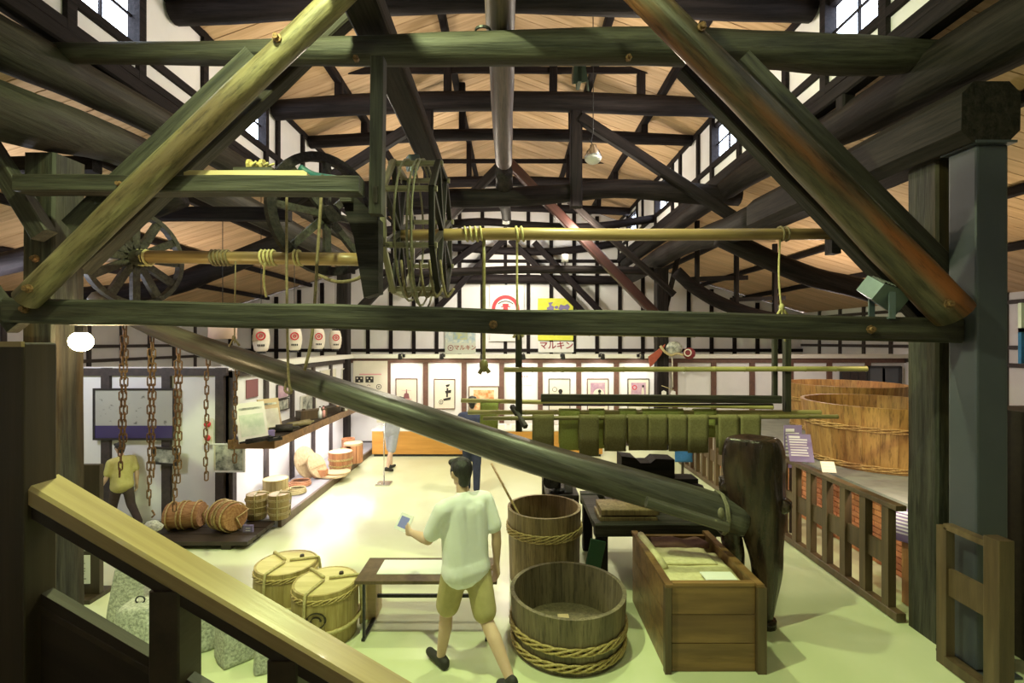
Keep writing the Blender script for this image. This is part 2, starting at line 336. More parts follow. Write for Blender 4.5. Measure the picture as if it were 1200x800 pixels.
m_pinkshade = nmat('salmon paper shade', (0.74, 0.52, 0.44), None, (4, 4, 4), 0.8)
m_shutter = nmat('charcoal lattice', (0.045, 0.047, 0.055), None, (4, 4, 4), 0.6)
m_dimglass = nmat('dull grey window glass', (0.13, 0.14, 0.17), None, (4, 4, 4), 0.15)
m_bulb = emat('glowing bulb', (1.0, 0.80, 0.42), 60)
m_tubeglow = emat('glowing tube', (1.0, 0.96, 0.90), 14)
m_lens = emat('lit lamp lens', (0.95, 1.0, 0.7), 12)
def glassmat(name, tint):
    m = bpy.data.materials.new(name); m.use_nodes = True; nt = m.node_tree; nt.nodes.clear()
    t = nt.nodes.new('ShaderNodeBsdfTransparent'); t.inputs[0].default_value = (*tint, 1)
    g = nt.nodes.new('ShaderNodeBsdfGlossy'); g.inputs['Roughness'].default_value = 0.03
    fr = nt.nodes.new('ShaderNodeValue'); fr.outputs[0].default_value = 0.05
    mx = nt.nodes.new('ShaderNodeMixShader'); o = nt.nodes.new('ShaderNodeOutputMaterial')
    nt.links.new(fr.outputs[0], mx.inputs[0]); nt.links.new(t.outputs[0], mx.inputs[1]); nt.links.new(g.outputs[0], mx.inputs[2]); nt.links.new(mx.outputs[0], o.inputs[0]); return m
m_glass = glassmat('window glass', (0.95, 0.97, 1.0))
#--SECTION2--
# ------------------------------------------------------------------ the hall shell
XL, XR, XC = -4.1, 3.65, -0.225
ZS, ZT, ZR = 5.45, 6.72, 8.12
OL, OR, ZE = -10.2, 9.9, 3.6
YB, YE, YP = -3.0, 16.5, 12.2
def roofz(x):
    if XL <= x <= XR: return ZR - (ZR - ZT) * abs(x - XC) / (XR - XC)
    if x > XR: return ZS - (ZS - ZE) * (x - XR) / (OR - XR)
    return ZS - (ZS - ZE) * (XL - x) / (XL - OL)

floor = structure(obj('floor', MB().box(((OL + OR) / 2, (YB + YE) / 2, -0.06), (OR - OL + 0.4, YE - YB + 0.4, 0.12)).mesh('floor'), m_floor))

b = MB()
def slab(b, x0, z0, x1, z1, t=0.08):
    v = [(x, y, z + k * t) for (x, z) in ((x0, z0), (x1, z1)) for y in (YB, YE + 0.2) for k in (0, 1)]
    b.add(v, [(0, 1, 3, 2), (4, 6, 7, 5), (0, 4, 5, 1), (2, 3, 7, 6), (0, 2, 6, 4), (1, 5, 7, 3)])
o_ = 0.03
slab(b, XC, ZR + o_, XR + 0.10, ZT - 0.04 + o_); slab(b, XC, ZR + o_, XL - 0.10, ZT - 0.04 + o_)
slab(b, XR - 0.05, ZS + o_, OR + 0.3, ZE - 0.09 + o_); slab(b, XL + 0.05, ZS + o_, OL - 0.3, ZE - 0.09 + o_)
ceiling = structure(obj('ceiling', b.mesh('ceiling'), m_shell))
def boards(x0, z0, x1, z1, y0, n, w=0.24):
    L = math.hypot(x1 - x0, z1 - z0); me = MB().box((L / 2, 0, 0), (L, w - 0.012, 0.02)).mesh('roof_board'); me.materials.append(m_board)
    for i in range(n):
        M, _ = frame((x0, y0 + i * w, z0), (x1, y0 + i * w, z1)); obj('roof_board', me, None, ceiling, M @ T((0, 0, random.uniform(-0.003, 0.003))))
boards(XC, ZR, XR, ZT, 5.5, 46); boards(XC, ZR, XL, ZT, 5.5, 46)
boards(XR, ZS, OR, ZE, 3.2, 55); boards(XL, ZS, OL, ZE, 3.2, 55)
for x in (-2.95, -1.1, XC, 1.45, 2.65):
    z = roofz(x) - 0.085
    beam('purlin', (x, 4.0, z), (x, YE - 0.03, z), 0.12, 0.13, m_roofdark, ceiling)
for x in (-8.3, -6.85, -5.38, 4.98, 6.45, 7.9):
    z = roofz(x) - 0.08
    beam('purlin', (x, 3.0, z), (x, YE - 0.03, z), 0.11, 0.12, m_roofdark, ceiling)

def timber_wall(name, M, L, z0, z1, studs, rails, ms, mp=None, holes=(), sw=0.09, th=0.1, edge=True, panel_z=None):
    """Plaster wall in local XZ, inner face towards local -Y; studs at x, rails at z; holes are (x0, x1, z0, z1)."""
    mp = mp or m_plaster; b = MB()
    if not holes: b.box((L / 2, th / 2, (z0 + z1) / 2), (L, th, z1 - z0))
    else:
        us = sorted({0, L} | {h[0] for h in holes} | {h[1] for h in holes}); h0, h1 = holes[0][2], holes[0][3]
        b.box((L / 2, th / 2, (z0 + h0) / 2), (L, th, h0 - z0)); b.box((L / 2, th / 2, (h1 + z1) / 2), (L, th, z1 - h1))
        for a, c in zip(us, us[1:]):
            if not any(abs(h[0] - a) < 1e-6 for h in holes): b.box(((a + c) / 2, th / 2, (h0 + h1) / 2), (c - a, th, h1 - h0))
    root = structure(obj(name, b.mesh(name), mp, None, M))
    ue = [0] + list(studs) + [L]; ze = [z0] + list(rails) + [z1]; d = 0.03
    for u0, u1 in zip(ue, ue[1:]):
        for r0, r1 in zip(ze, ze[1:]):
            if u1 - u0 < 0.15 or r1 - r0 < 0.12: continue
            if any(u0 < h[1] - 0.05 and u1 > h[0] + 0.05 and r0 < h[3] - 0.05 and r1 > h[2] + 0.05 for h in holes): continue
            obj('plaster_panel', MB().box(((u0 + u1) / 2, -0.006, (r0 + r1) / 2), (u1 - u0 - sw - 0.006, 0.012, r1 - r0 - sw * 0.9)).mesh('plaster_panel'), mp, root, M)
    for u in studs: obj('stud', MB().box((u, -d, (z0 + z1) / 2), (sw, 0.06, z1 - z0 - 0.02)).mesh('stud'), ms, root, M)
    for z in rails: obj('rail', MB().box((L / 2, -d, z), (L, 0.056, sw * 0.9)).mesh('rail'), ms, root, M)
    return root
def facing(x, y, ang): return T((x, y, 0)) @ RZ(ang)
# the clerestory walls with their windows
WR = [(1.4, 2.4), (4.7, 5.6), (7.7, 8.75), (10.9, 12.2), (14.0, 15.2)]
WL = [(1.4, 2.4), (4.45, 5.3), (6.95, 8.0), (10.3, 11.4), (13.8, 15.0)]
Z0W, Z1W = 5.83, 6.50
nwin = 0
for side, wins in (('right', WR), ('left', WL)):
    X = XR if side == 'right' else XL
    if side == 'right': M = facing(X, YE, -pi / 2); u_of = lambda y: YE - y
    else: M = facing(X, YB, pi / 2); u_of = lambda y: y - YB
    holes = []
    for a, c in wins:
        u0, u1 = sorted((u_of(a), u_of(c))); holes.append((u0, u1, Z0W, Z1W))
    ys = [4.4]
    while ys[-1] < 15.6: ys.append(ys[-1] + 1.0)
    studs = []
    for h in holes: studs += [h[0], h[1]]
    for y in ys:
        u = u_of(y)
        if all(abs(u - s) > 0.3 for s in studs) and not any(h[0] < u < h[1] for h in holes): studs.append(u)
    studs.sort()
    wl = timber_wall('wall_clerestory_' + side, M, YE - YB, ZS, ZT, studs, [ZS + 0.06, Z0W - 0.05, ZT - 0.06], m_roofdark, None, holes, 0.10)
    for a, c in wins:
        nwin += 1; u0, u1 = sorted((u_of(a), u_of(c))); w = u1 - u0; h = Z1W - Z0W
        fb = MB()
        for z in (Z0W, Z1W): fb.box(((u0 + u1) / 2, 0.04, z), (w + 0.06, 0.10, 0.06))
        for u in (u0, u1): fb.box((u, 0.04, (Z0W + Z1W) / 2), (0.06, 0.10, h))
        wo = structure(obj('window_%d' % nwin, fb.mesh('window_frame'), m_roofdark, None, M))
        for i in range(2):
            for j in range(2):
                obj('pane', MB().box((u0 + w * (i + 0.5) / 2, 0.05, Z0W + h * (j + 0.5) / 2), (w / 2 - 0.012, 0.006, h / 2 - 0.012)).mesh('pane'), m_glass, wo, M)
        obj('glazing_bar', MB().box(((u0 + u1) / 2, 0.05, (Z0W + Z1W) / 2), (0.022, 0.03, h)).box(((u0 + u1) / 2, 0.05, (Z0W + Z1W) / 2), (w, 0.026, 0.022)).mesh('glazing_bar'), m_roofdark, wo, M)

# outer aisle walls, rear wall behind the visitor
def evenly(a, b, n): return [a + (b - a) * (i + 1) / n for i in range(n - 1)]
timber_wall('wall_right', facing(OR, YE, -pi / 2), YE - YB, 0, ZE, evenly(0, YE - YB, 20), [2.15, 2.5, 3.4], m_studdk)
timber_wall('wall_left', facing(OL, YB, pi / 2), YE - YB, 0, ZE, evenly(0, YE - YB, 20), [2.15, 2.5, 3.4], m_studdk)
def gable(name, y, inward, studs, rails):
    xs = sorted([OL, OR, XC, XL, XR]); b = MB()
    for x0, x1 in zip(xs, xs[1:]):
        e = 0.001; za, zb = roofz(x0 + e), roofz(x1 - e)
        b.prism([(x0, 0), (x1, 0), (x1, zb), (x0, za)], 0.12, T((0, y, 0)))
    root = structure(obj(name, b.mesh(name), m_plaster)); yy = y - inward * 0.09
    for x in studs: obj('stud', MB().box((x, yy, roofz(x) / 2 - 0.05), (0.12, 0.06, roofz(x) - 0.14)).mesh('stud'), m_roofdark, root)
    for z, x0, x1 in rails: obj('rail', MB().box(((x0 + x1) / 2, yy - inward * 0.004, z), (x1 - x0, 0.06, 0.11)).mesh('rail'), m_roofdark, root)
    ze = [0.0] + [r[0] for r in rails] + [99]
    for x0, x1 in zip([OL] + studs, studs + [OR]):
        if x1 - x0 < 0.2: continue
        a, c = x0 + 0.065, x1 - 0.065
        for z0, z1 in zip(ze, ze[1:]):
            za, zb = min(z1 - 0.055, roofz(a) - 0.05), min(z1 - 0.055, roofz(c) - 0.05)
            if min(za, zb) < z0 + 0.15 or inward < 0: continue
            obj('plaster_panel', MB().prism([(a, z0 + 0.055), (c, z0 + 0.055), (c, zb), (a, za)], 0.012, T((0, y - 0.066, 0))).mesh('plaster_panel'), m_plaster, root)
    return root
gs = [XC + 0.78 * i for i in range(-12, 13)]
gable('wall_back', YE + 0.06, 1, gs, [(2.32, OL, OR), (3.35, OL, OR), (5.35, XL, XR)])
gable('wall_front', YB - 0.06, -1, [], [])

# the exhibition partition at the far end and along the side, with the jog beside the hanging chains
pst = [(px - 600) / F * YP for px in (455, 499, 544, 588, 633, 678, 722)] + [4.1 + 0.97 * i for i in range(6)]
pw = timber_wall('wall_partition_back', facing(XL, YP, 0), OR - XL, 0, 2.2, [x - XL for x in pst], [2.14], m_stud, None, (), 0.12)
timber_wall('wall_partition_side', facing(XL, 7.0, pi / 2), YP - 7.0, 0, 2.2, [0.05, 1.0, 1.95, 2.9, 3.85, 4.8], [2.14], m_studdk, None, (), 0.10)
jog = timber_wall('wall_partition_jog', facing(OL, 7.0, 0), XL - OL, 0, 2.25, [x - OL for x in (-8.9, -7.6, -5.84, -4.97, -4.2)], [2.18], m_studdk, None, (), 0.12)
tr = structure(obj('trim_1', MB().box(((XL + OR) / 2, YP + 0.05, 2.25), (OR - XL, 0.36, 0.10)).mesh('ledge'), m_ledge))
tr = structure(obj('trim_2', MB().box((XL - 0.05, (7.1 + YP) / 2, 2.25), (0.36, YP - 7.3, 0.10)).mesh('ledge'), m_ledge))
tr = structure(obj('baseboard_back', MB().box(((XL + OR) / 2, YP - 0.03, 0.06), (OR - XL - 0.1, 0.03, 0.12)).mesh('baseboard'), m_studdk))

# door and lattice window at the end of the far aisle
d = structure(obj('door_1', MB().box(((985 + 1016) / 2 / F * 0 + (1000.5 - 600) / F * 12.1, 12.12, 1.0), (0.66, 0.05, 2.0)).mesh('door'), m_shutter))
for i in range(3):
    obj('door_panel', MB().box((0, 0, 0), (0.17, 0.02, 1.7)).mesh('door_panel'), m_studdk, d, T(((1000.5 - 600) / F * 12.1 - 0.2 + 0.2 * i, 12.09, 1.0)))
wx0, wx1 = (1018 - 600) / F * 12.1, (1056 - 600) / F * 12.1
fb = MB()
for z in (1.03, 1.98): fb.box(((wx0 + wx1) / 2, 12.13, z), (wx1 - wx0, 0.06, 0.06))
for x in (wx0, wx1): fb.box((x, 12.13, 1.5), (0.06, 0.06, 1.0))
nwin += 1
wo = structure(obj('window_%d' % nwin, fb.mesh('window_frame'), m_shutter))
for i in range(2):
    for j in range(2): obj('pane', MB().box((0, 0, 0), (0.44, 0.01, 0.44)).mesh('pane'), m_dimglass, wo, T((wx0 + (wx1 - wx0) * (0.27 + 0.46 * i), 12.14, 1.27 + 0.46 * j)))

# ------------------------------------------------------------------ columns and girders
def column(name, label, x0, x1, y0, y1, z, mat):
    o = beam(name, ((x0 + x1) / 2, (y0 + y1) / 2, 0.0), ((x0 + x1) / 2, (y0 + y1) / 2, z), abs(y1 - y0), abs(x1 - x0), mat, None, 0.07, 0.006)
    return tag(o, label, 'column')
cR = column('timber_column', 'old dark timber column beside the slate-grey steel column', 3.65, 3.97, 4.19, 4.48, 4.22, m_column)
cL = column('timber_column', 'old timber column next to the glowing bare bulb', -4.32, -4.0, 4.26, 4.54, 4.28, m_column)
column('timber_column', 'dark column rising by the straw decoration above the picture wall', 3.5, 3.8, 11.7, 11.98, 4.4, m_timber)
column('timber_column', 'dark column at the end of the row of paper lanterns', -4.25, -3.98, 11.7, 11.98, 4.4, m_timber)
s = thing('steel_column', 'square slate-grey painted steel column in front of an old timber column', 'column', (3.775, 3.925, 0))
boxobj('shaft', (3.775, 3.925, 2.1), (0.25, 0.25, 4.14), m_steel, s, None, 0.018)
boxobj('base_plate', (3.775, 3.925, 0.01), (0.36, 0.36, 0.02), m_steel, s)
boxobj('top_plate', (3.775, 3.925, 4.18), (0.32, 0.32, 0.02), m_steel, s)
obj('iron_strap', MB().box((3.81, 4.18, 3.28), (0.36, 0.012, 0.14)).box((3.64, 4.335, 3.28), (0.012, 0.3, 0.14)).mesh('iron_strap'), m_black, cR)
tubeobj('bolt', [(3.6, 4.17, 3.12), (3.84, 4.10, 3.13)], 0.018, m_rope, cR, 8, 1)

def girder(name, label, pts, radii, mat, n=12):
    return tag(log(name, pts, radii, mat, None, n, 0.12), label, 'beam')
g = beam('girder', (3.74, 3.77, H + 1.79), (3.74, 7.2, H + 1.86), 0.46, 0.47, m_timber, None, 0.20, 0.012); tag(g, 'massive rounded girder beam lying across the timber and steel columns', 'beam')
girder('girder_log', 'crooked grey girder log running on from the rounded girder beam to the far column', [(3.74, 7.2, H + 1.86), (3.7, 8.6, H + 1.92), (3.66, 10.2, H + 2.06), (3.66, 12.2, H + 2.05), (3.7, 16.3, H + 2.0)], [0.24, 0.22, 0.21, 0.23, 0.18], m_timber)
girder('girder_log', 'dark log stacked on top of the rounded girder beam', [(3.85, 2.6, H + 2.25), (3.8, 3.6, H + 2.34), (3.76, 5.4, H + 2.44), (3.72, 7.4, H + 2.62), (3.70, 10.0, H + 2.62), (3.7, 15.9, H + 2.55)], [0.25, 0.25, 0.22, 0.19, 0.17, 0.15], m_timber)
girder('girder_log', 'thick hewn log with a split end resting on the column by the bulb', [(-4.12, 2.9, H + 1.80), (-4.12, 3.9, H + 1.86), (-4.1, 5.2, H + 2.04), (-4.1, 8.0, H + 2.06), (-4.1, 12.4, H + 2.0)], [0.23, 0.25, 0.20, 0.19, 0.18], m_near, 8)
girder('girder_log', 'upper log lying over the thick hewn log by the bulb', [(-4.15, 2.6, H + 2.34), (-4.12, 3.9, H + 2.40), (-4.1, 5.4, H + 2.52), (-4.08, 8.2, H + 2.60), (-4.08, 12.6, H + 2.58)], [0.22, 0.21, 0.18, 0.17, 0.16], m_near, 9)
# plates that carry the clerestory walls
for x, l in ((XR, 'square sill plate under the clerestory wall over the big vats'), (XL, 'square sill plate under the clerestory wall over the lanterns')):
    tag(beam('sill_plate', (x, 2.6, ZS - 0.07), (x, YE - 0.05, ZS - 0.07), 0.16, 0.16, m_roofdark), l, 'beam')
for x, ys, zz, s_ in ((XR, [4.6, 5.3, 6.5, 8.0, 9.4, 10.8, 12.2, 13.6], H + 2.5, 'over the big vats'), (XL, [4.5, 5.48, 6.6, 8.2, 9.6, 11.0], H + 2.45, 'over the lanterns')):
    for y in ys:
        tag(beam('strut', (x, y, zz), (x, y, ZS - 0.15), 0.14, 0.14, m_roofdark), 'short square strut propping the clerestory sill ' + s_, 'strut', 'sill struts ' + s_)

# ------------------------------------------------------------------ tie beams and roof trusses
Yt = 4.33
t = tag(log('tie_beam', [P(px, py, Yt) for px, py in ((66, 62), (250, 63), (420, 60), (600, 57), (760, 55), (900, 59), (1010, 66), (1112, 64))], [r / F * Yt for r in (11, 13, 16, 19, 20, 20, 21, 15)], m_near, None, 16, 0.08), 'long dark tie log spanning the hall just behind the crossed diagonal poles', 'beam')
for px, py in ((418, 70), (736, 69)):
    p = P(px, py, Yt - 0.15); obj('bolt', MB().lathe([(0.0, 0), (0.028, 0.0), (0.028, 0.03), (0.012, 0.032), (0.012, 0.06), (0, 0.06)], 6, T(p) @ RX(pi / 2)).mesh('bolt'), m_iron, t)
p = P(566, 38, Yt - 0.05); obj('iron_ring', MB().lathe([(0.06, 0), (0.075, 0), (0.075, 0.02), (0.06, 0.02)], 16, T(p), True).mesh('iron_ring'), m_black, t)

def roof_truss(Y, label, collar_z, r, xs, nuki=True, tie=None, bend=0.1):
    t = thing('roof_truss', label, 'truss', (XC, Y, collar_z), 'roof trusses')
    log('collar_log', [(XL + 0.05, Y, collar_z - 0.06), (-2.2, Y, collar_z + bend * 0.5), (XC, Y, collar_z + bend), (2.0, Y, collar_z + bend * 0.4), (XR - 0.05, Y, collar_z - 0.03)], [r, r * 1.02, r * 0.95, r, r * 0.9], m_roofdark, t, 12)
    for x in xs: beam('post', (x, Y, collar_z + 0.03), (x, Y, roofz(x) - 0.06), 0.13, 0.13, m_roofdark, t)
    if nuki:
        for a, c in zip(xs, xs[1:]):
            if random.random() < 0.8: beam('tie_rail', (a - 0.15, Y, collar_z + 0.62), (c + 0.15, Y, collar_z + 0.62), 0.045, 0.11, m_roofdark, t)
    return t
roof_truss(5.8, 'roof truss on the collar log above the long tie log', H + 4.0, 0.15, [-2.95, -1.1, 1.45, 2.65])
t8 = roof_truss(8.25, 'roof truss on the stout collar log with square king posts below', H + 4.0, 0.165, [-2.95, -1.1, 0.7, 2.2], True)
roof_truss(9.7, 'roof truss on the thin bowed collar log behind the pendant lamp', H + 4.05, 0.12, [-2.95, -1.0, 1.2, 2.65], True)
roof_truss(12.4, 'roof truss over the picture partition', H + 4.0, 0.14, [-2.95, -1.1, 1.45, 2.65])
roof_truss(14.8, 'roof truss next to the end gable', H + 4.0, 0.13, [-2.95, -1.1, 1.45, 2.65])
# posts and braces of the middle truss
for px, w in ((675, 0.2), (502, 0.16)):
    beam('king_post', P(px, 130, 8.3), P(px, 243, 8.3), w, w, m_roofdark, t8)
beam('brace', P(680, 138, 8.22), P(862, 256, 8.22), 0.15, 0.17, m_roofdark, t8)
beam('brace', P(497, 140, 8.22), P(325, 248, 8.22), 0.15, 0.17, m_roofdark, t8)
tag(log('tie_beam', [(XL + 0.1, 8.45, H + 2.5)] + [P(px, py, 8.45) for px, py in ((395, 233), (480, 232), (560, 232), (650, 228), (720, 221), (800, 226), (866, 230))], [r / F * 8.45 for r in (10, 10, 10, 11, 11, 11, 12, 11)], m_roofdark, None, 12), 'dark wavy tie log crossing behind the rope drum and axle', 'beam')
tag(log('tie_beam', [P(px, py, 12.3) for px, py in ((412, 276), (480, 268), (560, 260), (620, 264), (690, 266), (768, 256))], [0.13, 0.12, 0.10, 0.10, 0.10, 0.10], m_roofdark, None, 10), 'bowed tie log across the hall over the picture partition', 'beam')
tag(log('tie_beam', [P(px, py, 12.0) for px, py in ((425, 320), (520, 319), (600, 316), (700, 316), (765, 318))], 0.10, m_timber, None, 10), 'straight pole with a lit upper side over the red ring banner', 'beam')
tag(log('tie_beam', [P(px, py, 16.2) for px, py in ((462, 330), (540, 327), (620, 327), (700, 328), (728, 328))], 0.15, m_roofdark, None, 10), 'dark log against the end gable right above the banners', 'beam')
tag(log('tie_beam', [P(px, py, 16.1) for px, py in ((465, 300), (520, 290), (590, 294), (660, 294), (728, 284))], 0.13, m_roofdark, None, 10), 'sagging log high on the end gable', 'beam')
# longitudinal timbers over the middle
tag(log('ridge_log', [(-0.09, 2.6, H + 2.86), (-0.10, 4.3, H + 2.88), (-0.12, 6.0, H + 2.86), (-0.13, 7.7, H + 2.86)], [0.14, 0.13, 0.135, 0.13], nmat('ridge log wood', (0.05, 0.032, 0.03), (0.11, 0.07, 0.06), W, 0.5, 0.3)), 'round brown log running down the middle of the hall over the tie log', 'beam')
tag(log('ridge_log', [(-0.13, 7.9, H + 2.80), (-0.14, 8.9, H + 2.60), (-0.15, 10.0, H + 2.85), (-0.13, 12.0, H + 3.0)], [0.14, 0.15, 0.12, 0.11], m_timber), 'short bulging log end continuing beyond the ridge log', 'beam')
tag(beam('longitudinal_beam', (-1.27, 2.6, H + 2.95), (-1.27, 7.9, H + 2.82), 0.30, 0.26, m_timber, None, 0.1), 'broad flat dark beam laid over the tie log toward the rope drum', 'beam')
# aisle beams and props
aisle = [(8.3, 856, 284, 1022, 342, 0.165, 'curved aisle log that dips behind the grey floodlight'), ]
for Y, a, b_, c, d_, r, l in aisle:
    p0, p1 = P(a, b_, Y), P(c, d_, Y); mid = (p0 + p1) / 2 + Vector((0, 0, -0.1))
    end = p1 + (p1 - p0) * 0.5; end.x = min(end.x, OR - 0.1)
    tag(log('aisle_beam', [Vector((3.55, Y, p0.z + 0.1)), mid, p1, end], [r, r, r * 1.05, r], m_roofdark), l, 'beam')
for Y, r, l in ((8.3, 0.17, 'curved aisle log above the wall display of chains'), (5.7, 0.13, 'thin aisle log passing behind the spoked wheel')):
    tag(log('aisle_beam', [(-3.9, Y, H + 1.72), (-5.2, Y, H + 1.2), (-6.4, Y, H + 0.85), (-9.9, Y, H + 0.62)], r, m_roofdark), l, 'beam')
tag(beam('aisle_rail', P(182, 251, 6.2), P(340, 251, 6.2), 0.12, 0.17, m_roofdark), 'level dark rail beneath the hewn log behind the plank shelf', 'beam')
tag(beam('aisle_rail', (-9.5, 4.9, H + 1.78), (-4.2, 4.9, H + 1.78), 0.12, 0.16, m_roofdark), 'level dark rail leading off from the column by the bulb', 'beam')
t = thing('aisle_truss', 'bent aisle log with thin props and rails under the orange aisle roof', 'truss', P(817, 345, 10.6))
log('aisle_log', [Vector((3.6, 10.6, P(790, 318, 10.6).z)), P(812, 336, 10.6), P(850, 357, 10.6), P(908, 374, 10.6), P(990, 384, 10.6), Vector((OR - 0.08, 10.6, P(990, 384, 10.6).z))], [0.13, 0.13, 0.14, 0.14, 0.13, 0.12], m_roofdark, t)
for px, py in ((817, 340), (863, 362), (908, 374)):
    p = P(px, py, 10.6); beam('prop', p, (p.x, 10.6, roofz(p.x) - 0.07), 0.09, 0.09, m_roofdark, t)
beam('prop_rail', P(806, 327, 10.6), P(876, 325, 10.6), 0.07, 0.10, m_roofdark, t); beam('prop_rail', P(856, 351, 10.6), P(920, 349, 10.6), 0.07, 0.09, m_roofdark, t)
tag(beam('column_brace', P(780, 362, 11.85), P(795, 300, 11.85), 0.10, 0.12, m_timber), 'slanted pale brace beside the column over the picture partition', 'brace')
for Y, l in ((11.6, 'red brown braced frame of crossed poles far down the hall'),):
    t = thing('pole_frame', l, 'frame', P(594, 365, Y))
    beam('diagonal_pole', P(594, 188, Y), P(768, 368, Y), 0.2, 0.22, m_redpole, t); beam('diagonal_pole', P(590, 190, Y - 0.05), P(418, 366, Y - 0.05), 0.18, 0.2, m_timber, t)
    beam('diagonal_pole', P(667, 235, Y - 0.2), P(790, 345, Y - 0.2), 0.12, 0.14, m_timber, t)
t = thing('pole_frame', 'dark crossed braces standing against the end gable', 'frame', P(594, 362, 16.0))
for a in (((590, 281), (508, 366)), ((598, 281), (684, 366)), ((626, 284), (704, 366)), ((565, 283), (480, 345))):
    beam('diagonal_pole', P(*a[0], 15.95), P(*a[1], 15.95), 0.17, 0.19, m_roofdark, t)
#--SECTION3--
# ------------------------------------------------------------------ the braced pole frame across the hall
Yf = 3.98
fr = thing('pole_frame', 'large braced frame of crossed poles on a long green-grey cross bar', 'frame', P(570, 375, Yf))
cp = [P(px, py, Yf) for px, py in ((16, 364), (300, 370), (600, 376), (860, 381), (1118, 387))]
for a, c in ((cp[0], cp[-1]),):
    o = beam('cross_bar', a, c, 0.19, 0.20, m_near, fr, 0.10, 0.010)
Yp = 3.80
log('diagonal_pole', [P(30, 352, Yp), P(140, 244, Yp), P(270, 118, Yp), P(400, -6, Yp), P(540, -145, Yp)], [0.095, 0.10, 0.10, 0.095, 0.09], m_pole, fr, 14, 0.08)
beam('diagonal_brace', P(88, 268, 4.13), P(300, 68, 4.13), 0.14, 0.17, m_near, fr, 0.08)
beam('diagonal_brace', P(92, 312, 4.60), P(462, -38, 4.60), 0.15, 0.21, m_near, fr, 0.08)
log('diagonal_pole', [P(1118, 366, Yp), P(1020, 268, Yp), P(900, 142, Yp), P(752, -8, Yp), P(620, -140, Yp)], [0.15, 0.14, 0.125, 0.12, 0.11], m_red, fr, 14, 0.10)
beam('diagonal_brace', P(1090, 372, 4.08), P(806, 76, 4.08), 0.14, 0.22, m_timber, fr, 0.08)
beam('diagonal_brace', P(1112, 318, 4.14), P(868, 70, 4.14), 0.14, 0.13, m_near, fr, 0.08)
beam('side_brace', P(-40, 130, 4.1), P(52, 276, 4.1), 0.12, 0.15, m_near, fr, 0.08)
beam('side_brace', P(-30, 318, 3.98), P(22, 384, 3.98), 0.10, 0.13, m_near, fr, 0.08)
def bolt(p, parent, r=0.022):
    obj('bolt', MB().lathe([(0.0, 0), (r * 1.6, 0), (r * 1.6, 0.012), (r, 0.014), (r, 0.04), (0, 0.04)], 8, T(p) @ RX(pi / 2)).mesh('bolt'), m_iron, parent)
for px, py, Y in ((34, 338, 3.71), (30, 362, 3.88), (1111, 356, 3.66), (578, 380, 3.88), (325, 45, 3.70), (822, 32, 3.68), (42, 303, 4.24), (1020, 386, 3.88)): bolt(P(px, py, Y), fr)
# plank shelf with its hanger and the wood lying on it
pl = thing('plank_shelf', 'long green-grey plank hung level behind the pale diagonal pole', 'plank', P(225, 218, 3.95))
beam('plank', P(26, 217, 3.97), P(424, 219, 3.97), 0.16, 0.135, m_near, pl, 0.06)
beam('hanger_post', P(444, 70, 4.12), P(442, 252, 4.12), 0.11, 0.12, m_near, pl, 0.06)
obj('wedge', MB().box((0, 0, 0), (0.03, 0.02, 0.14)).mesh('wedge'), m_raildark, pl, T(P(440, 228, 4.05)))
obj('bracket', MB().prism([(0, 0), (0.10, 0.02), (0.34, -0.20), (0.34, -0.86), (0.21, -0.90), (0.12, -0.36)], 0.16, T(P(402, 232, 4.35))).mesh('bracket'), m_roofdark, pl)
boxobj('bracket_end', P(406, 230, 4.24), (0.10, 0.06, 0.10), m_near, pl)
bolt(P(141, 216, 3.88), pl, 0.016)
tag(obj('pale_board', MB().prism([(0, 0), (1.0, 0), (1.0, 0.028), (0.97, 0.045), (0.04, 0.045), (0, 0.03)], 0.14, T(P(222, 209.3, 4.0))).mesh('pale_board'), m_lid), 'short pale board lying on the hung plank', 'board')
k = thing('wood_reel', 'small wooden reel on the pale board', 'reel', P(300, 200, 4.0))
boxobj('base', P(300, 200.5, 4.0), (0.32, 0.11, 0.03), m_near, k)
obj('spool', MB().lathe([(0.0, 0), (0.05, 0), (0.05, 0.02), (0.03, 0.025), (0.03, 0.10), (0.05, 0.105), (0.05, 0.13), (0, 0.13)], 12, T(P(300, 194, 4.0)) @ RY(pi / 2) @ T((0, 0, -0.06))).mesh('spool'), m_hoop, k)
for i in range(4): tubeobj('peg', [P(296 + 6 * i, 195, 3.98), P(300 + 7 * i, 189 + i, 3.95)], 0.009, m_rope, k, 6, 1)

# ------------------------------------------------------------------ the windlass: axle, rope drum and spoked wheels
Yw = 5.25
ax = thing('windlass', 'wooden windlass with a slatted rope drum and a long worn axle', 'windlass', P(490, 285, Yw))
log('axle', [P(462, 276, Yw), P(600, 274, Yw), P(760, 275, Yw), P(982, 274, Yw)], [0.062, 0.066, 0.064, 0.060], m_axle, ax, 14, 0.02)
boxobj('axle_hook', P(976, 285, Yw + 0.02), (0.10, 0.12, 0.24), m_timber, ax)
dc = P(492, 272, Yw)
def octa(x, R, w, t, mat, name):
    pts = [(cos(2 * pi * (i + 0.5) / 8) * R, sin(2 * pi * (i + 0.5) / 8) * R) for i in range(8)]
    for i in range(8):
        a, c = pts[i], pts[(i + 1) % 8]
        beam(name, dc + Vector((x, a[0], a[1])), dc + Vector((x, c[0], c[1])), t, w, mat, ax, 0.1, 0.0)
octa(-0.22, 0.72, 0.05, 0.055, m_drum, 'rim_bar'); octa(0.24, 0.72, 0.05, 0.055, m_timber, 'rim_bar')
for i in range(8):
    a = 2 * pi * (i + 0.5) / 8
    beam('drum_slat', dc + Vector((-0.27, cos(a) * 0.70, sin(a) * 0.70)), dc + Vector((0.29, cos(a) * 0.70, sin(a) * 0.70)), 0.045, 0.05, m_drum, ax, 0.1, 0.0)
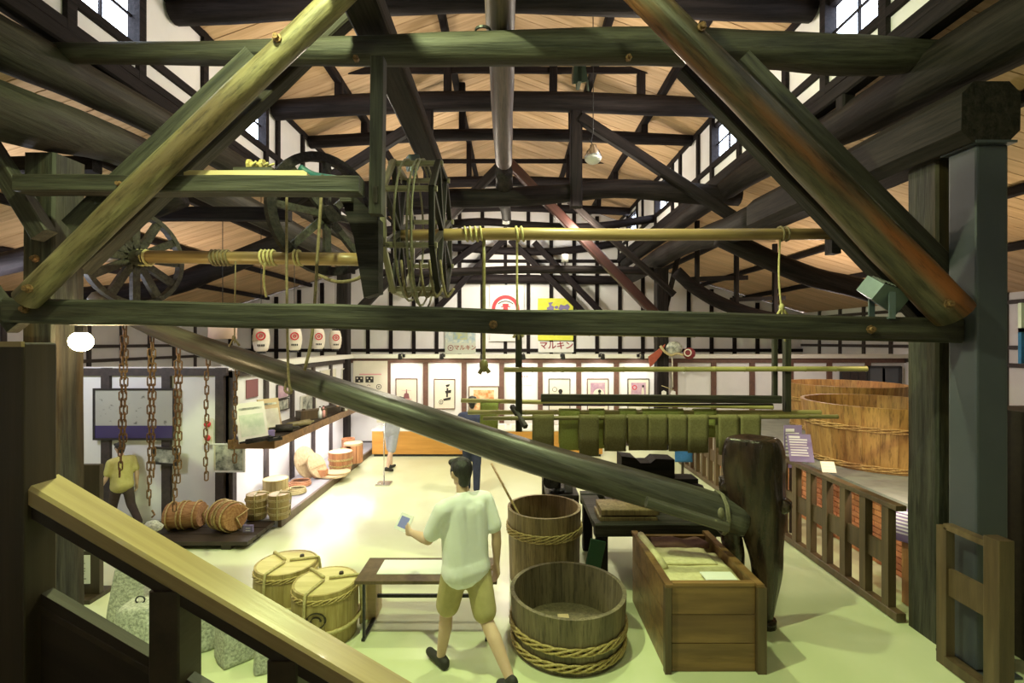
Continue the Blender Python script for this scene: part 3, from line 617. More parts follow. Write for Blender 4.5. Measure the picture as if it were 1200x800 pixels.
for x in (-0.22, 0.24):
    for i in range(4):
        a = pi * (i + 0.5) / 4
        beam('spoke', dc + Vector((x, cos(a) * 0.70, sin(a) * 0.70)), dc - Vector((x * -1, cos(a) * 0.70, sin(a) * 0.70)), 0.05, 0.06, m_timber, ax, 0.1, 0.0)
for j, x in enumerate((-0.10, 0.02, 0.06)):      # rope wound on the drum
    pts = [dc + Vector((x + 0.02 * sin(2 * pi * i / 24), cos(2 * pi * i / 24) * 0.745, sin(2 * pi * i / 24) * 0.745 - (0.05 if 12 < i < 24 else 0) * j)) for i in range(24)]
    tubeobj('rope_turn', pts, 0.012, m_ropelash, ax, 6, 1, True)
for px in (470, 480, 492, 503, 516):                  # loose rope ends below the drum
    tubeobj('rope_end', [P(px, 305, 4.9), P(px + 3, 330, 4.85), P(px + 8, 348, 4.9), P(px + 16, 338, 4.95)], 0.014, m_ropedk, ax, 6)
def wrap(px, n, Y=Yw, r=0.072, mat=m_rope, w=6, cy=274):
    pts = []
    for i in range(n * 10 + 1):
        a = 2 * pi * i / 10; pts.append(P(px + w * i / 10, cy, Y) + Vector((0, cos(a) * (r + 0.004), sin(a) * (r + 0.004))))
    return pts
tubeobj('rope_wrap', wrap(543, 4), 0.012, m_rope, ax, 6, 1); tubeobj('rope_wrap', wrap(603, 2), 0.012, m_rope, ax, 6, 1); tubeobj('rope_wrap', wrap(912, 2), 0.012, m_ropedk, ax, 6, 1)
ax2 = thing('windlass_pole', 'thick bamboo pole wound with rope behind the cross bar', 'pole', P(280, 302, Yw))
log('pole', [P(112, 300, Yw), P(270, 302, Yw), P(425, 304, Yw)], [0.068, 0.07, 0.07], m_axle, ax2, 14, 0.02)
for px, n in ((162, 3), (248, 5), (306, 4), (345, 2)): tubeobj('rope_wrap', wrap(px, n, Yw, 0.078, m_rope, 4.5, 302), 0.013, m_ropedk if px == 248 else m_rope, ax2, 6, 1)
tubeobj('rope_end', [P(310, 308, Yw - .08), P(309, 330, Yw - .08), P(312, 348, Yw - .08)], 0.012, m_rope, ax2)
tubeobj('rope_end', [P(372, 322, 5.1), P(395, 330, 5.0), P(420, 326, 5.1), P(435, 312, 5.1)], 0.02, m_ropedk, ax2)
def wheel(label, c, R, yaw, nsp, mat, tw=0.10, hub=0.10, tilt=0.0):
    t = thing('spoked_wheel', label, 'wheel', c); M = T(c) @ RZ(yaw) @ RY(tilt)
    n = 40; prof = [(R - tw, -0.04), (R, -0.04), (R, 0.04), (R - tw, 0.04)]
    obj('rim', MB().lathe(prof, n, M @ RY(pi / 2), True).mesh('rim'), mat, t)
    obj('hub', MB().lathe([(0, -0.13), (hub, -0.13), (hub * 1.15, 0), (hub, 0.13), (0, 0.13)], 14, M @ RY(pi / 2)).mesh('hub'), mat, t)
    me = MB().box((0, 0, (R + hub) / 2 - 0.03), (0.06, 0.075, R - hub - 0.04)).mesh('spoke'); me.materials.append(m_near)
    for i in range(nsp): obj('spoke', me, None, t, M @ RX(2 * pi * i / nsp))
    return t
wheel('big dark spoked wheel behind the hung plank', P(383, 252, 5.6), 0.70, radians(-38), 8, m_timber)
wheel('spoked wheel at the end of the rope wound pole near the column', P(158, 302, 5.25), 0.52, radians(-20), 12, m_near, 0.05, 0.08)
tag(log('teal_pipe', [P(352, 197, 5.3), P(368, 206, 5.3), P(396, 211, 5.2)], [0.045, 0.045, 0.045], nmat('teal paint', (0.02, 0.10, 0.10), None, (3, 3, 3), 0.4), None, 10, 0.0), 'short teal painted pipe leaning in the big spoked wheel', 'pipe')

# ropes hanging from the axle and plank
def rope(label, pts, r, mat=m_rope, knot=None):
    t = thing('hanging_rope', label, 'rope', pts[-1]); tubeobj('strand', pts, r, mat, t, 6)
    if knot is not None:
        obj('knot', MB().sphere(knot, (r * 2.6, r * 2.6, r * 4), 8, 6).mesh('knot', True), mat, t)
        tubeobj('tassel', [knot, Vector(knot) + Vector((-0.05, 0, -0.09))], r * 1.3, mat, t, 6, 1); tubeobj('tassel', [knot, Vector(knot) + Vector((0.06, 0, -0.08))], r * 1.3, mat, t, 6, 1)
    return t
rope('rope looped around the lever from the hung plank', [P(336, 222, 4.85), P(336, 330, 4.85), P(338, 440, 4.85), P(342, 459, 4.83), P(334, 457, 4.95), P(338, 440, 5.1)], 0.014, m_ropedk)
rope('brown rope strap ending above the lever', [P(378, 205, 4.6), P(372, 300, 4.6), P(366, 390, 4.6), P(357, 434, 4.6)], 0.016, m_ropedk)
rope('rope from the axle with a green knotted tassel end', [P(567, 280, Yw), P(567, 380, Yw), P(567, 425, Yw)], 0.019, m_bamboodk, P(567, 428, Yw))
rope('thin rope from the axle to the drying rack post', [P(606, 280, Yw), P(606, 350, Yw), P(608, 398, Yw)], 0.012, m_rope, P(607, 386, Yw))
rope('cord from the axle end to the drying rack', [P(914, 280, Yw), P(913, 330, Yw), P(920, 400, Yw)], 0.011, m_rope, P(916, 360, Yw))
rope('thin cord dropping through the cross bar beside the hanging chains', [P(276, 306, 5.15), P(275, 380, 5.15), P(275, 402, 5.1)], 0.008, m_ropedk, P(274, 396, 5.12))

# ------------------------------------------------------------------ the lever and its trunk post
lv = thing('press_lever', 'long tapering press lever slanting down into a gnarled trunk post', 'lever', P(868, 608, 4.47))
A, B = P(112, 350, 5.45), P(872, 609, 4.47)
def lev(px):
    ks = [(112, 350), (200, 392), (300, 427), (463, 481), (620, 534), (700, 558), (800, 586), (872, 609)]
    for (a, c), (d_, e) in zip(ks, ks[1:]):
        if px <= d_ + 1e-6: return P(px, c + (e - c) * (px - a) / (d_ - a), 5.45 - 0.98 * (px - 112) / 760.0)
lp = [lev(q) for q in (112, 200, 300, 463, 620, 800, 872)]
log('lever_pole', lp, [0.10, 0.11, 0.125, 0.15, 0.165, 0.17, 0.16], m_lever, lv, 8, 0.02)
sp = beam('wedge_stick', P(757, 588, 4.28), P(852, 617, 4.24), 0.09, 0.085, m_lever, lv, 0.2)
pts = []
for i in range(31):
    a = 2 * pi * i / 10; c = lev(842 + 1.2 * i / 10)
    pts.append(c + Vector((0.0, cos(a) * 0.185, sin(a) * 0.19 - 0.0)))
tubeobj('rope_lashing', pts, 0.011, m_ropelash, lv, 6, 1)
obj('knot', MB().sphere(P(845, 601, 4.25), (0.03, 0.025, 0.05), 8, 6).sphere(P(838, 612, 4.22), (0.03, 0.02, 0.03), 8, 6).mesh('knot', True), m_ropelash, lv)
pts = [P(334, 440, 5.05)]
# trunk post: stacked outlines
Ys = 4.47
secs = [(896, 728, 10, 0.09), (897, 708, 12, 0.10), (898, 688, 15, 0.11), (898, 664, 18, 0.13), (895, 640, 21, 0.15), (893, 616, 26, 0.16), (888, 590, 32, 0.18), (884, 566, 33, 0.19), (882, 540, 34, 0.20), (881, 520, 33, 0.20), (881, 509, 28, 0.17)]
v, f = [], []; n = 22
for i, (px, py, hw, dy) in enumerate(secs):
    c = P(px, py, Ys); hx = hw / F * Ys
    for k in range(n):
        a = 2 * pi * k / n; q = 1 + 0.16 * noise.noise(Vector((cos(a) * 1.4, sin(a) * 1.4, i * 0.5))) + 0.10 * noise.noise(Vector((cos(a) * 4, sin(a) * 4, i * 0.25 + 5)))
        dm = 1.22 / (abs(cos(a)) + abs(sin(a))); w_ = min(1, max(0, (i - 3) / 4)) * 0.75
        q *= 1 + (dm - 1) * w_; q *= 1 + 0.10 * (1 - w_) * sin(a * 3 + i * 0.5)
        v.append(c + Vector((cos(a) * hx * q, sin(a) * dy * q, 0)))
for i in range(len(secs) - 1):
    for k in range(n): f.append((i * n + k, i * n + (k + 1) % n, (i + 1) * n + (k + 1) % n, (i + 1) * n + k))
f.append(list(range(n - 1, -1, -1))); top = len(secs) - 1
b0 = len(v); cc = P(878, 512, Ys)
v.append(cc + Vector((0, 0, -0.05)))
for k in range(n): f.append((top * n + k, top * n + (k + 1) % n, b0))
loc = G(887, 730)
tp = thing('trunk_post', 'gnarled forked tree trunk post holding the end of the press lever', 'post', loc)
me = fixn(mesh('trunk', v, f, True)); me = modmesh(me, ('SUBSURF', {'levels': 2}))
obj('trunk', me, m_stump, tp)
v2 = [P(856, 560, Ys + 0.08), P(856, 605, Ys + 0.08), P(860, 650, Ys + 0.10), P(866, 690, Ys + 0.12), P(868, 708, Ys + 0.12)]
log('root_leg', v2, [0.10, 0.095, 0.09, 0.075, 0.06], m_stump, tp, 10, 0.2)
log('branch_stub', [P(905, 594, Ys - 0.02), P(917, 592, Ys - 0.05), P(922, 586, Ys - 0.08)], [0.09, 0.075, 0.05], m_stump, tp, 10, 0.2)
# the foot of the post rests on the floor
log('foot', [P(896, 724, Ys), Vector((P(896, 724, Ys).x, Ys, 0.0))], [0.10, 0.10], m_stump, tp, 12, 0.05)
log('foot', [P(868, 706, Ys + 0.12), Vector((P(868, 706, Ys + .12).x, Ys + 0.12, 0.0))], [0.065, 0.07], m_stump, tp, 10, 0.05)

# chains that hang from the thin end of the lever
def link_mesh(L, w, r):
    pts = []
    for i in range(16):
        a = 2 * pi * i / 16; pts.append(Vector((cos(a) * w, 0, sin(a) * w + (L / 2 - w) * (1 if sin(a) >= 0 else -1))))
    v, f = tube_data(pts, r, 5, True); return mesh('chain_link', v, f, True)
lk = link_mesh(0.10, 0.017, 0.0075); lk.materials.append(m_iron)
chains = [((146, 374), (143, 562), 'rusty chain hanging beside the framed map with a double upper strand', 1), ((178, 382), (177, 598), 'longest rusty chain carrying a small hanging stone', 1), ((209, 399), (207, 604), 'double rusty chain in front of the edge of the framed map', 1), ((244, 420), (243, 568), 'rusty chain in front of the red alarm lamp', 0), ((278, 436), (276, 548), 'dark thin chain near the corner of the plaster wall', 0)]
for (a, c, l, dbl) in chains:
    lq = lev(a[0]); Yc = lq.y
    p0 = P(a[0], a[1], Yc); p1 = P(c[0], c[1], Yc); p0.z = lq.z - 0.10
    t = thing('hanging_chain', l, 'chain', p1)
    for s_, Lz in (((-0.016, p1.z),) if not dbl else ((-0.022, p1.z), (0.022, p1.z + 0.35))):
        n = int((p0.z - Lz) / 0.078)
        for i in range(n):
            z = p0.z - 0.05 - i * 0.078; x = p0.x + s_ * min(1, i / 2) + (p1.x - p0.x) * i / max(1, n) + 0.006 * sin(i * 1.7)
            obj('chain_link', lk, None, t, T((x, Yc, z)) @ RZ(0.5 + (pi / 2 if i % 2 else 0)))
    if dbl and a[0] == 178:
        hz = P(178, 606, Yc); obj('hook', MB().tube([hz + Vector((0, 0, 0.08)), hz + Vector((0.03, 0, 0.03)), hz + Vector((0, 0, 0.0))], 0.01).mesh('hook'), m_iron, t)
st0 = None
#--SECTION4--
# ------------------------------------------------------------------ tubs, kegs, ropes: builders
def stave_mesh(rb, rt, h, n, t, bulge=0.0, z0=0.0):
    da = 2 * pi / n * 0.985; v = []; f = []; lv = [0, 0.35, 0.7, 1.0]; m = len(lv); s = 3
    for q in lv:
        R = rb + (rt - rb) * q + bulge * sin(pi * q)
        for j in range(s):
            a = -da / 2 + da * j / (s - 1)
            v.append((R * cos(a), R * sin(a), z0 + h * q))
        for j in range(s):
            a = -da / 2 + da * j / (s - 1)
            v.append(((R - t) * cos(a), (R - t) * sin(a), z0 + h * q))
    w = 2 * s
    ring = list(range(s)) + list(range(2 * s - 1, s - 1, -1))
    for i in range(m - 1):
        for k in range(w):
            a, b_ = ring[k], ring[(k + 1) % w]
            f.append((i * w + a, i * w + b_, (i + 1) * w + b_, (i + 1) * w + a))
    f.append([ring[k] for k in range(w - 1, -1, -1)]); f.append([(m - 1) * w + k for k in ring])
    return fixn(mesh('stave', v, f))
def hoop_mesh(R, r, strands=4, twist=7, seg=84):
    b = MB()
    for s in range(strands):
        pts = []
        for i in range(seg):
            a = 2 * pi * i / seg; q = twist * a + 2 * pi * s / strands
            pts.append(((R + r * 0.35 * cos(q)) * cos(a), (R + r * 0.35 * cos(q)) * sin(a), r * 1.7 * sin(q)))
        b.tube(pts, r * 0.62, 6, True)
    return b.mesh('hoop', True)
def tub(name, label, cat, loc, rb, rt, h, n, t, mat, hoops, hmat=None, floor_z=0.06, bulge=0.0, lid=None, group=None, M=None, hr=0.014, lid_z=None):
    M = M if M is not None else T(loc); root = thing(name, label, cat, group=group, M=M)
    me = stave_mesh(rb, rt, h, n, t, bulge); me.materials.append(mat)
    for i in range(n): obj('stave', me, None, root, M @ RZ(2 * pi * i / n))
    rad = lambda z: rb + (rt - rb) * z / h + bulge * sin(pi * z / h)
    obj('bottom', MB().lathe([(0, floor_z - 0.02), (rad(floor_z) - t, floor_z - 0.02), (rad(floor_z) - t, floor_z), (0, floor_z)], 32, M).mesh('bottom'), mat, root)
    for z in hoops: obj('hoop', hoop_mesh(rad(z) + hr * 0.9, hr), hmat or m_hoop, root, M @ T((0, 0, z)))
    if lid is not None:
        z = lid_z if lid_z is not None else h - 0.025; R = rad(min(z, h)) - t * 0.9
        if z >= h: R = rad(h) + 0.012
        obj('lid', MB().lathe([(0, z), (R, z), (R, z + 0.02), (R - 0.006, z + 0.025), (0, z + 0.025)], 32, M).mesh('lid'), lid, root)
    return root
def rope_over(root, M, rad, h, ang, r=0.013, mat=None, name='rope'):
    """A rope laid across the lid and down both sides."""
    pts = [(-rad - r, 0, 0.02), (-rad - r, 0, h * 0.5), (-rad - r, 0, h), (-rad + 0.03, 0, h + r * 1.2), (0, 0, h + r * 1.2), (rad - 0.03, 0, h + r * 1.2), (rad + r, 0, h), (rad + r, 0, h * 0.5), (rad + r, 0, 0.02)]
    return tubeobj(name, [M @ RZ(ang) @ Vector(p) for p in pts], r, mat or m_rope, root, 6, 3)
def rope_ring(root, M, rad, z, r=0.013, mat=None):
    return tubeobj('rope', [M @ Vector((cos(2 * pi * i / 30) * (rad + r), sin(2 * pi * i / 30) * (rad + r), z)) for i in range(30)], r, mat or m_rope, root, 6, 1, True)

# ------------------------------------------------------------------ stair rail in front of the visitor
Yn, Yr, sl = 1.10, 1.19, 0.59
def railz(x, a): return H - (a + sl * x)
sr = thing('stair_rail', 'varnished sloping stair handrail on dark posts in the foreground', 'handrail', (-0.6, 1.145, 0.0))
x0, x1 = -1.12, 0.75
p0, p1 = Vector((x0, 1.145, railz(x0, 0.985) - 0.018)), Vector((x1, 1.145, railz(x1, 0.985) - 0.018))
beam('handrail', p0, p1, 0.09, 0.042, m_rail, sr, 0.16, 0.0)
beam('rail_base', p0 + Vector((0, 0, -0.036)), p1 + Vector((0, 0, -0.036)), 0.075, 0.03, m_raildark, sr, 0.06, 0.0)
for x in (-0.795, -0.525, -0.255, 0.02, 0.3):
    beam('post', (x, 1.145, railz(x, 0.985) - 0.055), (x, 1.145, railz(x, 0.985) - 0.80), 0.07, 0.084, m_newel, sr, 0.05, 0.0)
p0, p1 = Vector((x0 - 0.5, 1.145, railz(x0 - 0.5, 1.29) - 0.32)), Vector((x1, 1.145, railz(x1, 1.29) - 0.32))
beam('stringer', p0 + Vector((0, 0, -0.22)), p1 + Vector((0, 0, -0.22)), 0.03, 1.02, m_raildark, sr, 0.02, 0.0)
beam('stringer_cap', p0 + Vector((0, 0, 0.325)), p1 + Vector((0, 0, 0.372)), 0.034, 0.014, m_newel, sr, 0.1, 0.0)
nw = thing('newel_panel', 'tall dark newel panel where the stair handrail begins', 'post', (-1.32, 1.13, 0.0))
boxobj('panel', (-1.40, 1.13, H / 2), (0.60, 0.08, H - 0.006), m_newel, nw, None, 0.004)
boxobj('cap_edge', (-1.40, 1.088, H - 0.006), (0.60, 0.008, 0.012), m_rail, nw)
stair = thing('staircase', 'dark wooden stair flight below the foreground handrail', 'stairs', (-0.2, 0.3, 0))
for i in range(10):
    x = -0.96 + 0.28 * i; z = H - 1.56 - sl * (x + 0.14)
    if z < 0.12: break
    boxobj('tread', (x + 0.14, 0.35, z - 0.02), (0.30, 1.44, 0.04), m_raildark, stair)
    boxobj('riser', (x + 0.005, 0.35, z - 0.12), (0.02, 1.42, 0.16), m_raildark, stair)
for y in (1.04, -0.34):
    beam('carriage', (-1.0, y, H - 1.56 + sl * 0.96 - 0.22), (1.55, y, 0.02), 0.05, 0.2, m_raildark, stair, 0.03, 0.0)
boxobj('landing', (-1.85, 0.35, H - 1.56 + sl * 0.96 - 0.05), (1.7, 1.44, 0.06), m_raildark, stair)
for x in (-1.1, -2.6):
    for y in (-0.3, 1.0): boxobj('landing_leg', (x, y, (H - 1.56 + sl * 0.96 - 0.08) / 2), (0.09, 0.09, H - 1.56 + sl * 0.96 - 0.08), m_raildark, stair)

# ------------------------------------------------------------------ balustrade along the vats
XF = 3.62
fe = thing('balustrade', 'brown wooden balustrade between the green floor and the brick plinth', 'fence', (XF, 6.5, 0))
y0, y1 = 4.50, 10.4
beam('top_rail', (XF, y0, 1.065), (XF, y1, 1.065), 0.10, 0.05, m_fence, fe, 0.1, 0.0)
beam('bottom_rail', (XF, y0, 0.05), (XF, y1, 0.05), 0.09, 0.08, m_fence, fe, 0.08, 0.0)
ys = [4.65 + 0.30 * i for i in range(20)]
me = MB().box((0, 0, 0), (0.075, 0.085, 0.95)).mesh('baluster'); me.materials.append(m_fence)
for y in ys: obj('baluster', me, None, fe, T((XF, y, 0.565)))
me = MB().box((0, 0, 0), (0.03, 0.205, 0.20)).mesh('mid_board'); me.materials.append(m_fence)
for y in ys[:-1]: obj('mid_board', me, None, fe, T((XF, y + 0.15, 0.57)))
g2 = thing('short_balustrade', 'short end piece of balustrade in front of the steel column', 'fence', (3.5, 3.7, 0))
boxobj('end_post', (3.52, 3.50, 0.60), (0.11, 0.12, 1.20), m_fence, g2, None, 0.006); boxobj('post', (3.52, 3.93, 0.56), (0.07, 0.09, 1.12), m_fence, g2)
boxobj('top_rail', (3.52, 3.73, 1.13), (0.07, 0.36, 0.045), m_fence, g2); boxobj('mid_board', (3.52, 3.72, 0.69), (0.03, 0.35, 0.22), m_fence, g2); boxobj('bottom_rail', (3.52, 3.72, 0.05), (0.09, 0.35, 0.08), m_fence, g2)

# ------------------------------------------------------------------ brick plinth and the vats on it
bp = thing('brick_plinth', 'red brick plinth with a grey slab top under the big vats', 'plinth', (6.0, 7.6, 0))
obj('core', MB().box((6.55, 8.25, 0.42), (4.44, 6.3, 0.84)).mesh('core'), m_mortar, bp)
obj('slab', MB().box((6.5, 8.2, 0.87), (4.62, 6.5, 0.06)).mesh('slab'), m_concrete, bp)
me = MB().box((0, 0, 0), (0.03, 0.205, 0.058)).mesh('brick'); me.materials.append(m_brick)
nb = 0
for r in range(12):
    for c in range(24):
        y = 5.12 + (c + (0.5 if r % 2 else 0)) * 0.218 + 0.1
        if y > 10.2: continue
        obj('brick', me, None, bp, T((4.325 + random.uniform(-0.004, 0.004), y, 0.035 + r * 0.070)))
tub('vat', 'huge orange wooden vat with a plaited hoop at the front of the brick plinth', 'vat', (5.30, 7.0, 0.90), 0.86, 0.97, 0.86, 30, 0.05, m_stavebig, [0.06, 0.57], m_vathoop, 0.08, hr=0.017)
tub('vat', 'huge wooden vat standing behind the other vat by the lattice window', 'vat', (6.55, 9.55, 0.90), 0.90, 1.02, 0.90, 30, 0.05, m_stavebig, [0.06, 0.60], m_vathoop, 0.08, hr=0.017)
def notice(name, label, c, w, h, tilt, yaw, mat, lines, tm, title=True):
    M = T(c) @ RZ(yaw) @ RX(tilt); t = thing(name, label, 'sign', M=M)
    bo = obj('board', MB().box((0, 0, h / 2), (w, 0.012, h)).mesh('board'), mat, t, M)
    for i in range(lines):
        lw = w * (0.8 if i else 0.5) * random.uniform(0.85, 1.0); z = h * (0.88 - 0.75 * i / lines)
        obj('text_line', MB().box((-w * 0.42 + lw / 2, -0.007, z), (lw, 0.002, h * (0.05 if i else 0.075))).mesh('text_line'), tm, bo, M)
    return t
k = notice('notice_board', 'upright purple notice behind the balustrade next to the front vat', (P(929, 525, 6.6).x, 6.6, 0.90), 0.24, 0.58, 0.0, 0, m_purple, 9, m_greyink)
boxobj('stand', (P(929, 525, 6.6).x, 6.63, 0.55), (0.05, 0.03, 1.1), m_raildark, k)
notice('notice_board', 'tilted purple notice leaning at the balustrade top', (P(940, 538, 6.15).x, 6.15, 1.09), 0.28, 0.36, radians(-25), radians(-14), m_purple, 8, m_greyink)
notice('notice_card', 'small cream card on the balustrade rail in front of the vat', (P(972, 553, 5.65).x, 5.65, 1.09), 0.15, 0.13, radians(-30), radians(-10), m_cream, 3, m_greyink)
k = notice('notice_board', 'purple information desk panel behind the balustrade by the timber column', (P(1046, 622, 4.72).x + 0.22, 4.78, 0.62), 0.42, 0.34, radians(-35), radians(-60), m_purple, 7, m_greyink)
boxobj('stand', (P(1046, 622, 4.72).x + 0.26, 4.82, 0.31), (0.10, 0.10, 0.62), m_redcedar, k)

# ------------------------------------------------------------------ tubs in the middle of the floor
c1 = Vector((0.49, 4.25, 0)); c2 = Vector((0.36, 5.42, 0))
t1 = tub('wide_tub', 'wide low grey-brown open tub with two plaited bamboo hoops', 'tub', c1, 0.475, 0.505, 0.46, 26, 0.035, m_stavedk, [0.075, 0.205], None, 0.09, hr=0.016)
boxobj('patch_board', c1 + Vector((-0.02, 0.18, 0.10)), (0.10, 0.07, 0.015), m_lid, t1)
obj('plug', MB().lathe([(0, 0.09), (0.022, 0.09), (0.018, 0.13), (0, 0.13)], 10, T(c1 + Vector((0.05, 0.02, 0)))).mesh('plug'), m_raildark, t1)
t2 = tub('tall_tub', 'tall yellow-brown tub with one hoop and a stick standing in it', 'tub', c2, 0.385, 0.41, 0.78, 22, 0.03, m_stave, [0.545, 0.575], None, 0.12, hr=0.014)
tag(log('stirring_stick', [P(576, 543, 5.75), P(612, 600, 5.42) + Vector((0, 0, -0.1)), Vector((c2.x + 0.0, c2.y, 0.16))], [0.014, 0.014, 0.013], m_hoop, None, 8, 0.05, 2), 'thin stirring stick leaning out of the tall tub', 'stick')

# ------------------------------------------------------------------ the press box with cloths
bx = thing('press_box', 'long oiled wooden press box with a paler rim, open at the top', 'box', (1.62, 4.3, 0))
X0, X1, Y0, Y1, Zt = 1.24, 1.96, 3.86, 4.86, 0.68
for i in range(3):
    h = Zt / 3; z = h * (i + 0.5)
    boxobj('front_plank', ((X0 + X1) / 2, Y0, z), (X1 - X0 - 0.06, 0.04, h - 0.006), m_box, bx)
    boxobj('back_plank', ((X0 + X1) / 2, Y1, z), (X1 - X0 - 0.06, 0.04, h - 0.006), m_box, bx)
    for x in (X0, X1): boxobj('side_plank', (x, (Y0 + Y1) / 2, z), (0.045, Y1 - Y0 + 0.05, h - 0.006), m_box, bx)
boxobj('corner_batten', (X1 + 0.01, Y0 - 0.03, Zt / 2), (0.07, 0.05, Zt), m_fence, bx); boxobj('corner_batten', (X0 - 0.01, Y0 - 0.03, Zt / 2), (0.05, 0.05, Zt), m_fence, bx)
boxobj('rim', (X1, (Y0 + Y1) / 2, Zt + 0.012), (0.06, Y1 - Y0 + 0.1, 0.024), m_box, bx); boxobj('rim', (X0, (Y0 + Y1) / 2, Zt + 0.012), (0.06, Y1 - Y0 + 0.1, 0.024), m_box, bx)
boxobj('rim', ((X0 + X1) / 2, Y0, Zt + 0.012), (X1 - X0 - 0.07, 0.05, 0.024), m_box, bx)
boxobj('floor_board', ((X0 + X1) / 2, (Y0 + Y1) / 2, 0.03), (X1 - X0 - 0.06, Y1 - Y0 - 0.05, 0.03), m_box, bx)
def soft_slab(name, x0, x1, y0, y1, z, t, mat, parent=None, amp=0.02, seed=0):
    nx, ny = 18, 22; v = []; f = []
    for s in (0, 1):
        for i in range(nx + 1):
            for j in range(ny + 1):
                x = x0 + (x1 - x0) * i / nx; y = y0 + (y1 - y0) * j / ny
                e = min(i, nx - i, j, ny - j); q = noise.noise(Vector((x * 5 + seed, y * 5, seed)))
                x += 0.02 * noise.noise(Vector((seed, y * 7, 3))) if i in (0, nx) else 0
                v.append((x, y, z + (t * (1 if e > 1 else 0.82 if e else 0.55) + amp * q if s else amp * 0.4 * q)))
    w = ny + 1; k = (nx + 1) * w
    for i in range(nx):
        for j in range(ny):
            a = i * w + j; f.append((a, a + 1, a + w + 1, a + w)); f.append((k + a, k + a + w, k + a + w + 1, k + a + 1))
    for i in range(nx): f.append((i * w, (i + 1) * w, k + (i + 1) * w, k + i * w)); f.append((i * w + ny, k + i * w + ny, k + (i + 1) * w + ny, (i + 1) * w + ny))
    for j in range(ny): f.append((j, k + j, k + j + 1, j + 1)); f.append((nx * w + j, nx * w + j + 1, k + nx * w + j + 1, k + nx * w + j))
    return obj(name, fixn(mesh(name, v, f, True)), mat, parent)
lower = soft_slab('filter_cloth_stack', X0 + 0.04, X1 - 0.04, Y0 + 0.06, Y1 - 0.06, 0.05, 0.56, m_canvas, None, 0.01, 4); tag(lower, 'stack of canvas filter cloths filling the press box', 'cloth')
for i, (a, c, d_, e, l) in enumerate(((0.05, 0.05, 0.08, 0.30, 'wide canvas sheet spread over the filter cloths in the press box'), (0.09, 0.14, 0.42, 0.22, 'folded canvas sheet halfway along the press box'))):
    tag(soft_slab('canvas_sheet', X0 + a, X1 - c, Y0 + d_, Y1 - e, 0.618 + 0.022 * i, 0.022, m_canvas, None, 0.012, 7 + i), l, 'cloth')
tag(soft_slab('brown_cloth', X0 + 0.12, X1 - 0.08, Y1 - 0.26, Y1 - 0.05, 0.64, 0.05, nmat('reddish brown cloth', (0.10, 0.045, 0.035), (0.14, 0.07, 0.05), (20, 20, 20), 0.95, 0.3), None, 0.05, 15), 'crumpled reddish brown cloth at the back of the press box', 'cloth')
tag(boxobj('paper_sheet', (1.72, 4.03, 0.668), (0.26, 0.14, 0.006), m_paper), 'plain white paper sheet lying on the canvas in the press box', 'paper')
tag(tubeobj('cloth_roll', [(X0 + 0.03, 4.78, 0.71), (X0 + 0.05, 4.55, 0.70), (X0 + 0.06, 4.35, 0.69), (X0 + 0.09, 4.2, 0.65)], 0.035, m_canvas, None, 8), 'rolled canvas edge bunched along the side of the press box', 'cloth')

# press bed behind the box, its boards and weights
pb = thing('press_bed', 'low dark press bed with heavy legs behind the press box', 'press', (1.5, 5.55, 0))
beam('bed_front', (0.87, 5.12, 0.64), (2.22, 5.12, 0.64), 0.12, 0.14, m_near, pb); beam('bed_back', (0.87, 6.15, 0.64), (2.22, 6.15, 0.64), 0.12, 0.14, m_near, pb)
for x in (0.97, 1.36, 1.79, 2.12): boxobj('bed_plank', (x, 5.635, 0.66), (0.42 if 1 < x < 2 else 0.2, 0.9, 0.06), m_near, pb)
for x in (0.95, 2.1):
    for y in (5.15, 6.1): beam('leg', (x, y, 0), (x, y, 0.57), 0.12, 0.12, m_timber, pb)
tag(beam('leaning_board', (0.78, 5.02, 0.02), (0.90, 5.04, 0.55), 0.16, 0.035, nmat('dark green paint', (0.02, 0.07, 0.035), (0.03, 0.09, 0.05), (5, 5, 5), 0.4)), 'dark green board leaning against the press bed', 'board')
for i, (z, dx) in enumerate(((0.725, 0), (0.80, 0.02))):
    tag(boxobj('press_board', (1.24 + dx, 5.32, z), (0.62, 0.36, 0.062), m_stave, None, None, 0.01), ('lower' if i == 0 else 'upper') + ' thick pale press board stacked on the press bed', 'board')
wb = thing('press_weight', 'thick dark log weight with a hollowed top on the press bed', 'log', (1.65, 5.75, 0.69))
log('trunk', [(1.20, 5.75, 0.86), (1.6, 5.75, 0.86), (2.0, 5.72, 0.85), (2.24, 5.70, 0.83)], [0.14, 0.155, 0.15, 0.10], m_timber, wb, 12)
sb = thing('saddle_block', 'dark saddle shaped wooden block on top of the log weight', 'block', (1.6, 5.76, 1.0))
obj('block', MB().prism([(0, 0), (0.62, 0), (0.62, 0.24), (0.40, 0.25), (0.34, 0.20), (0.22, 0.20), (0.16, 0.26), (0, 0.28)], 0.26, T((1.28, 5.78, 1.0))).mesh('block'), m_timber, sb)
tag(boxobj('flat_weight', (2.02, 5.72, 1.0), (0.28, 0.22, 0.05), m_timber), 'flat dark wooden slab on the log weight beside the saddle block', 'block')
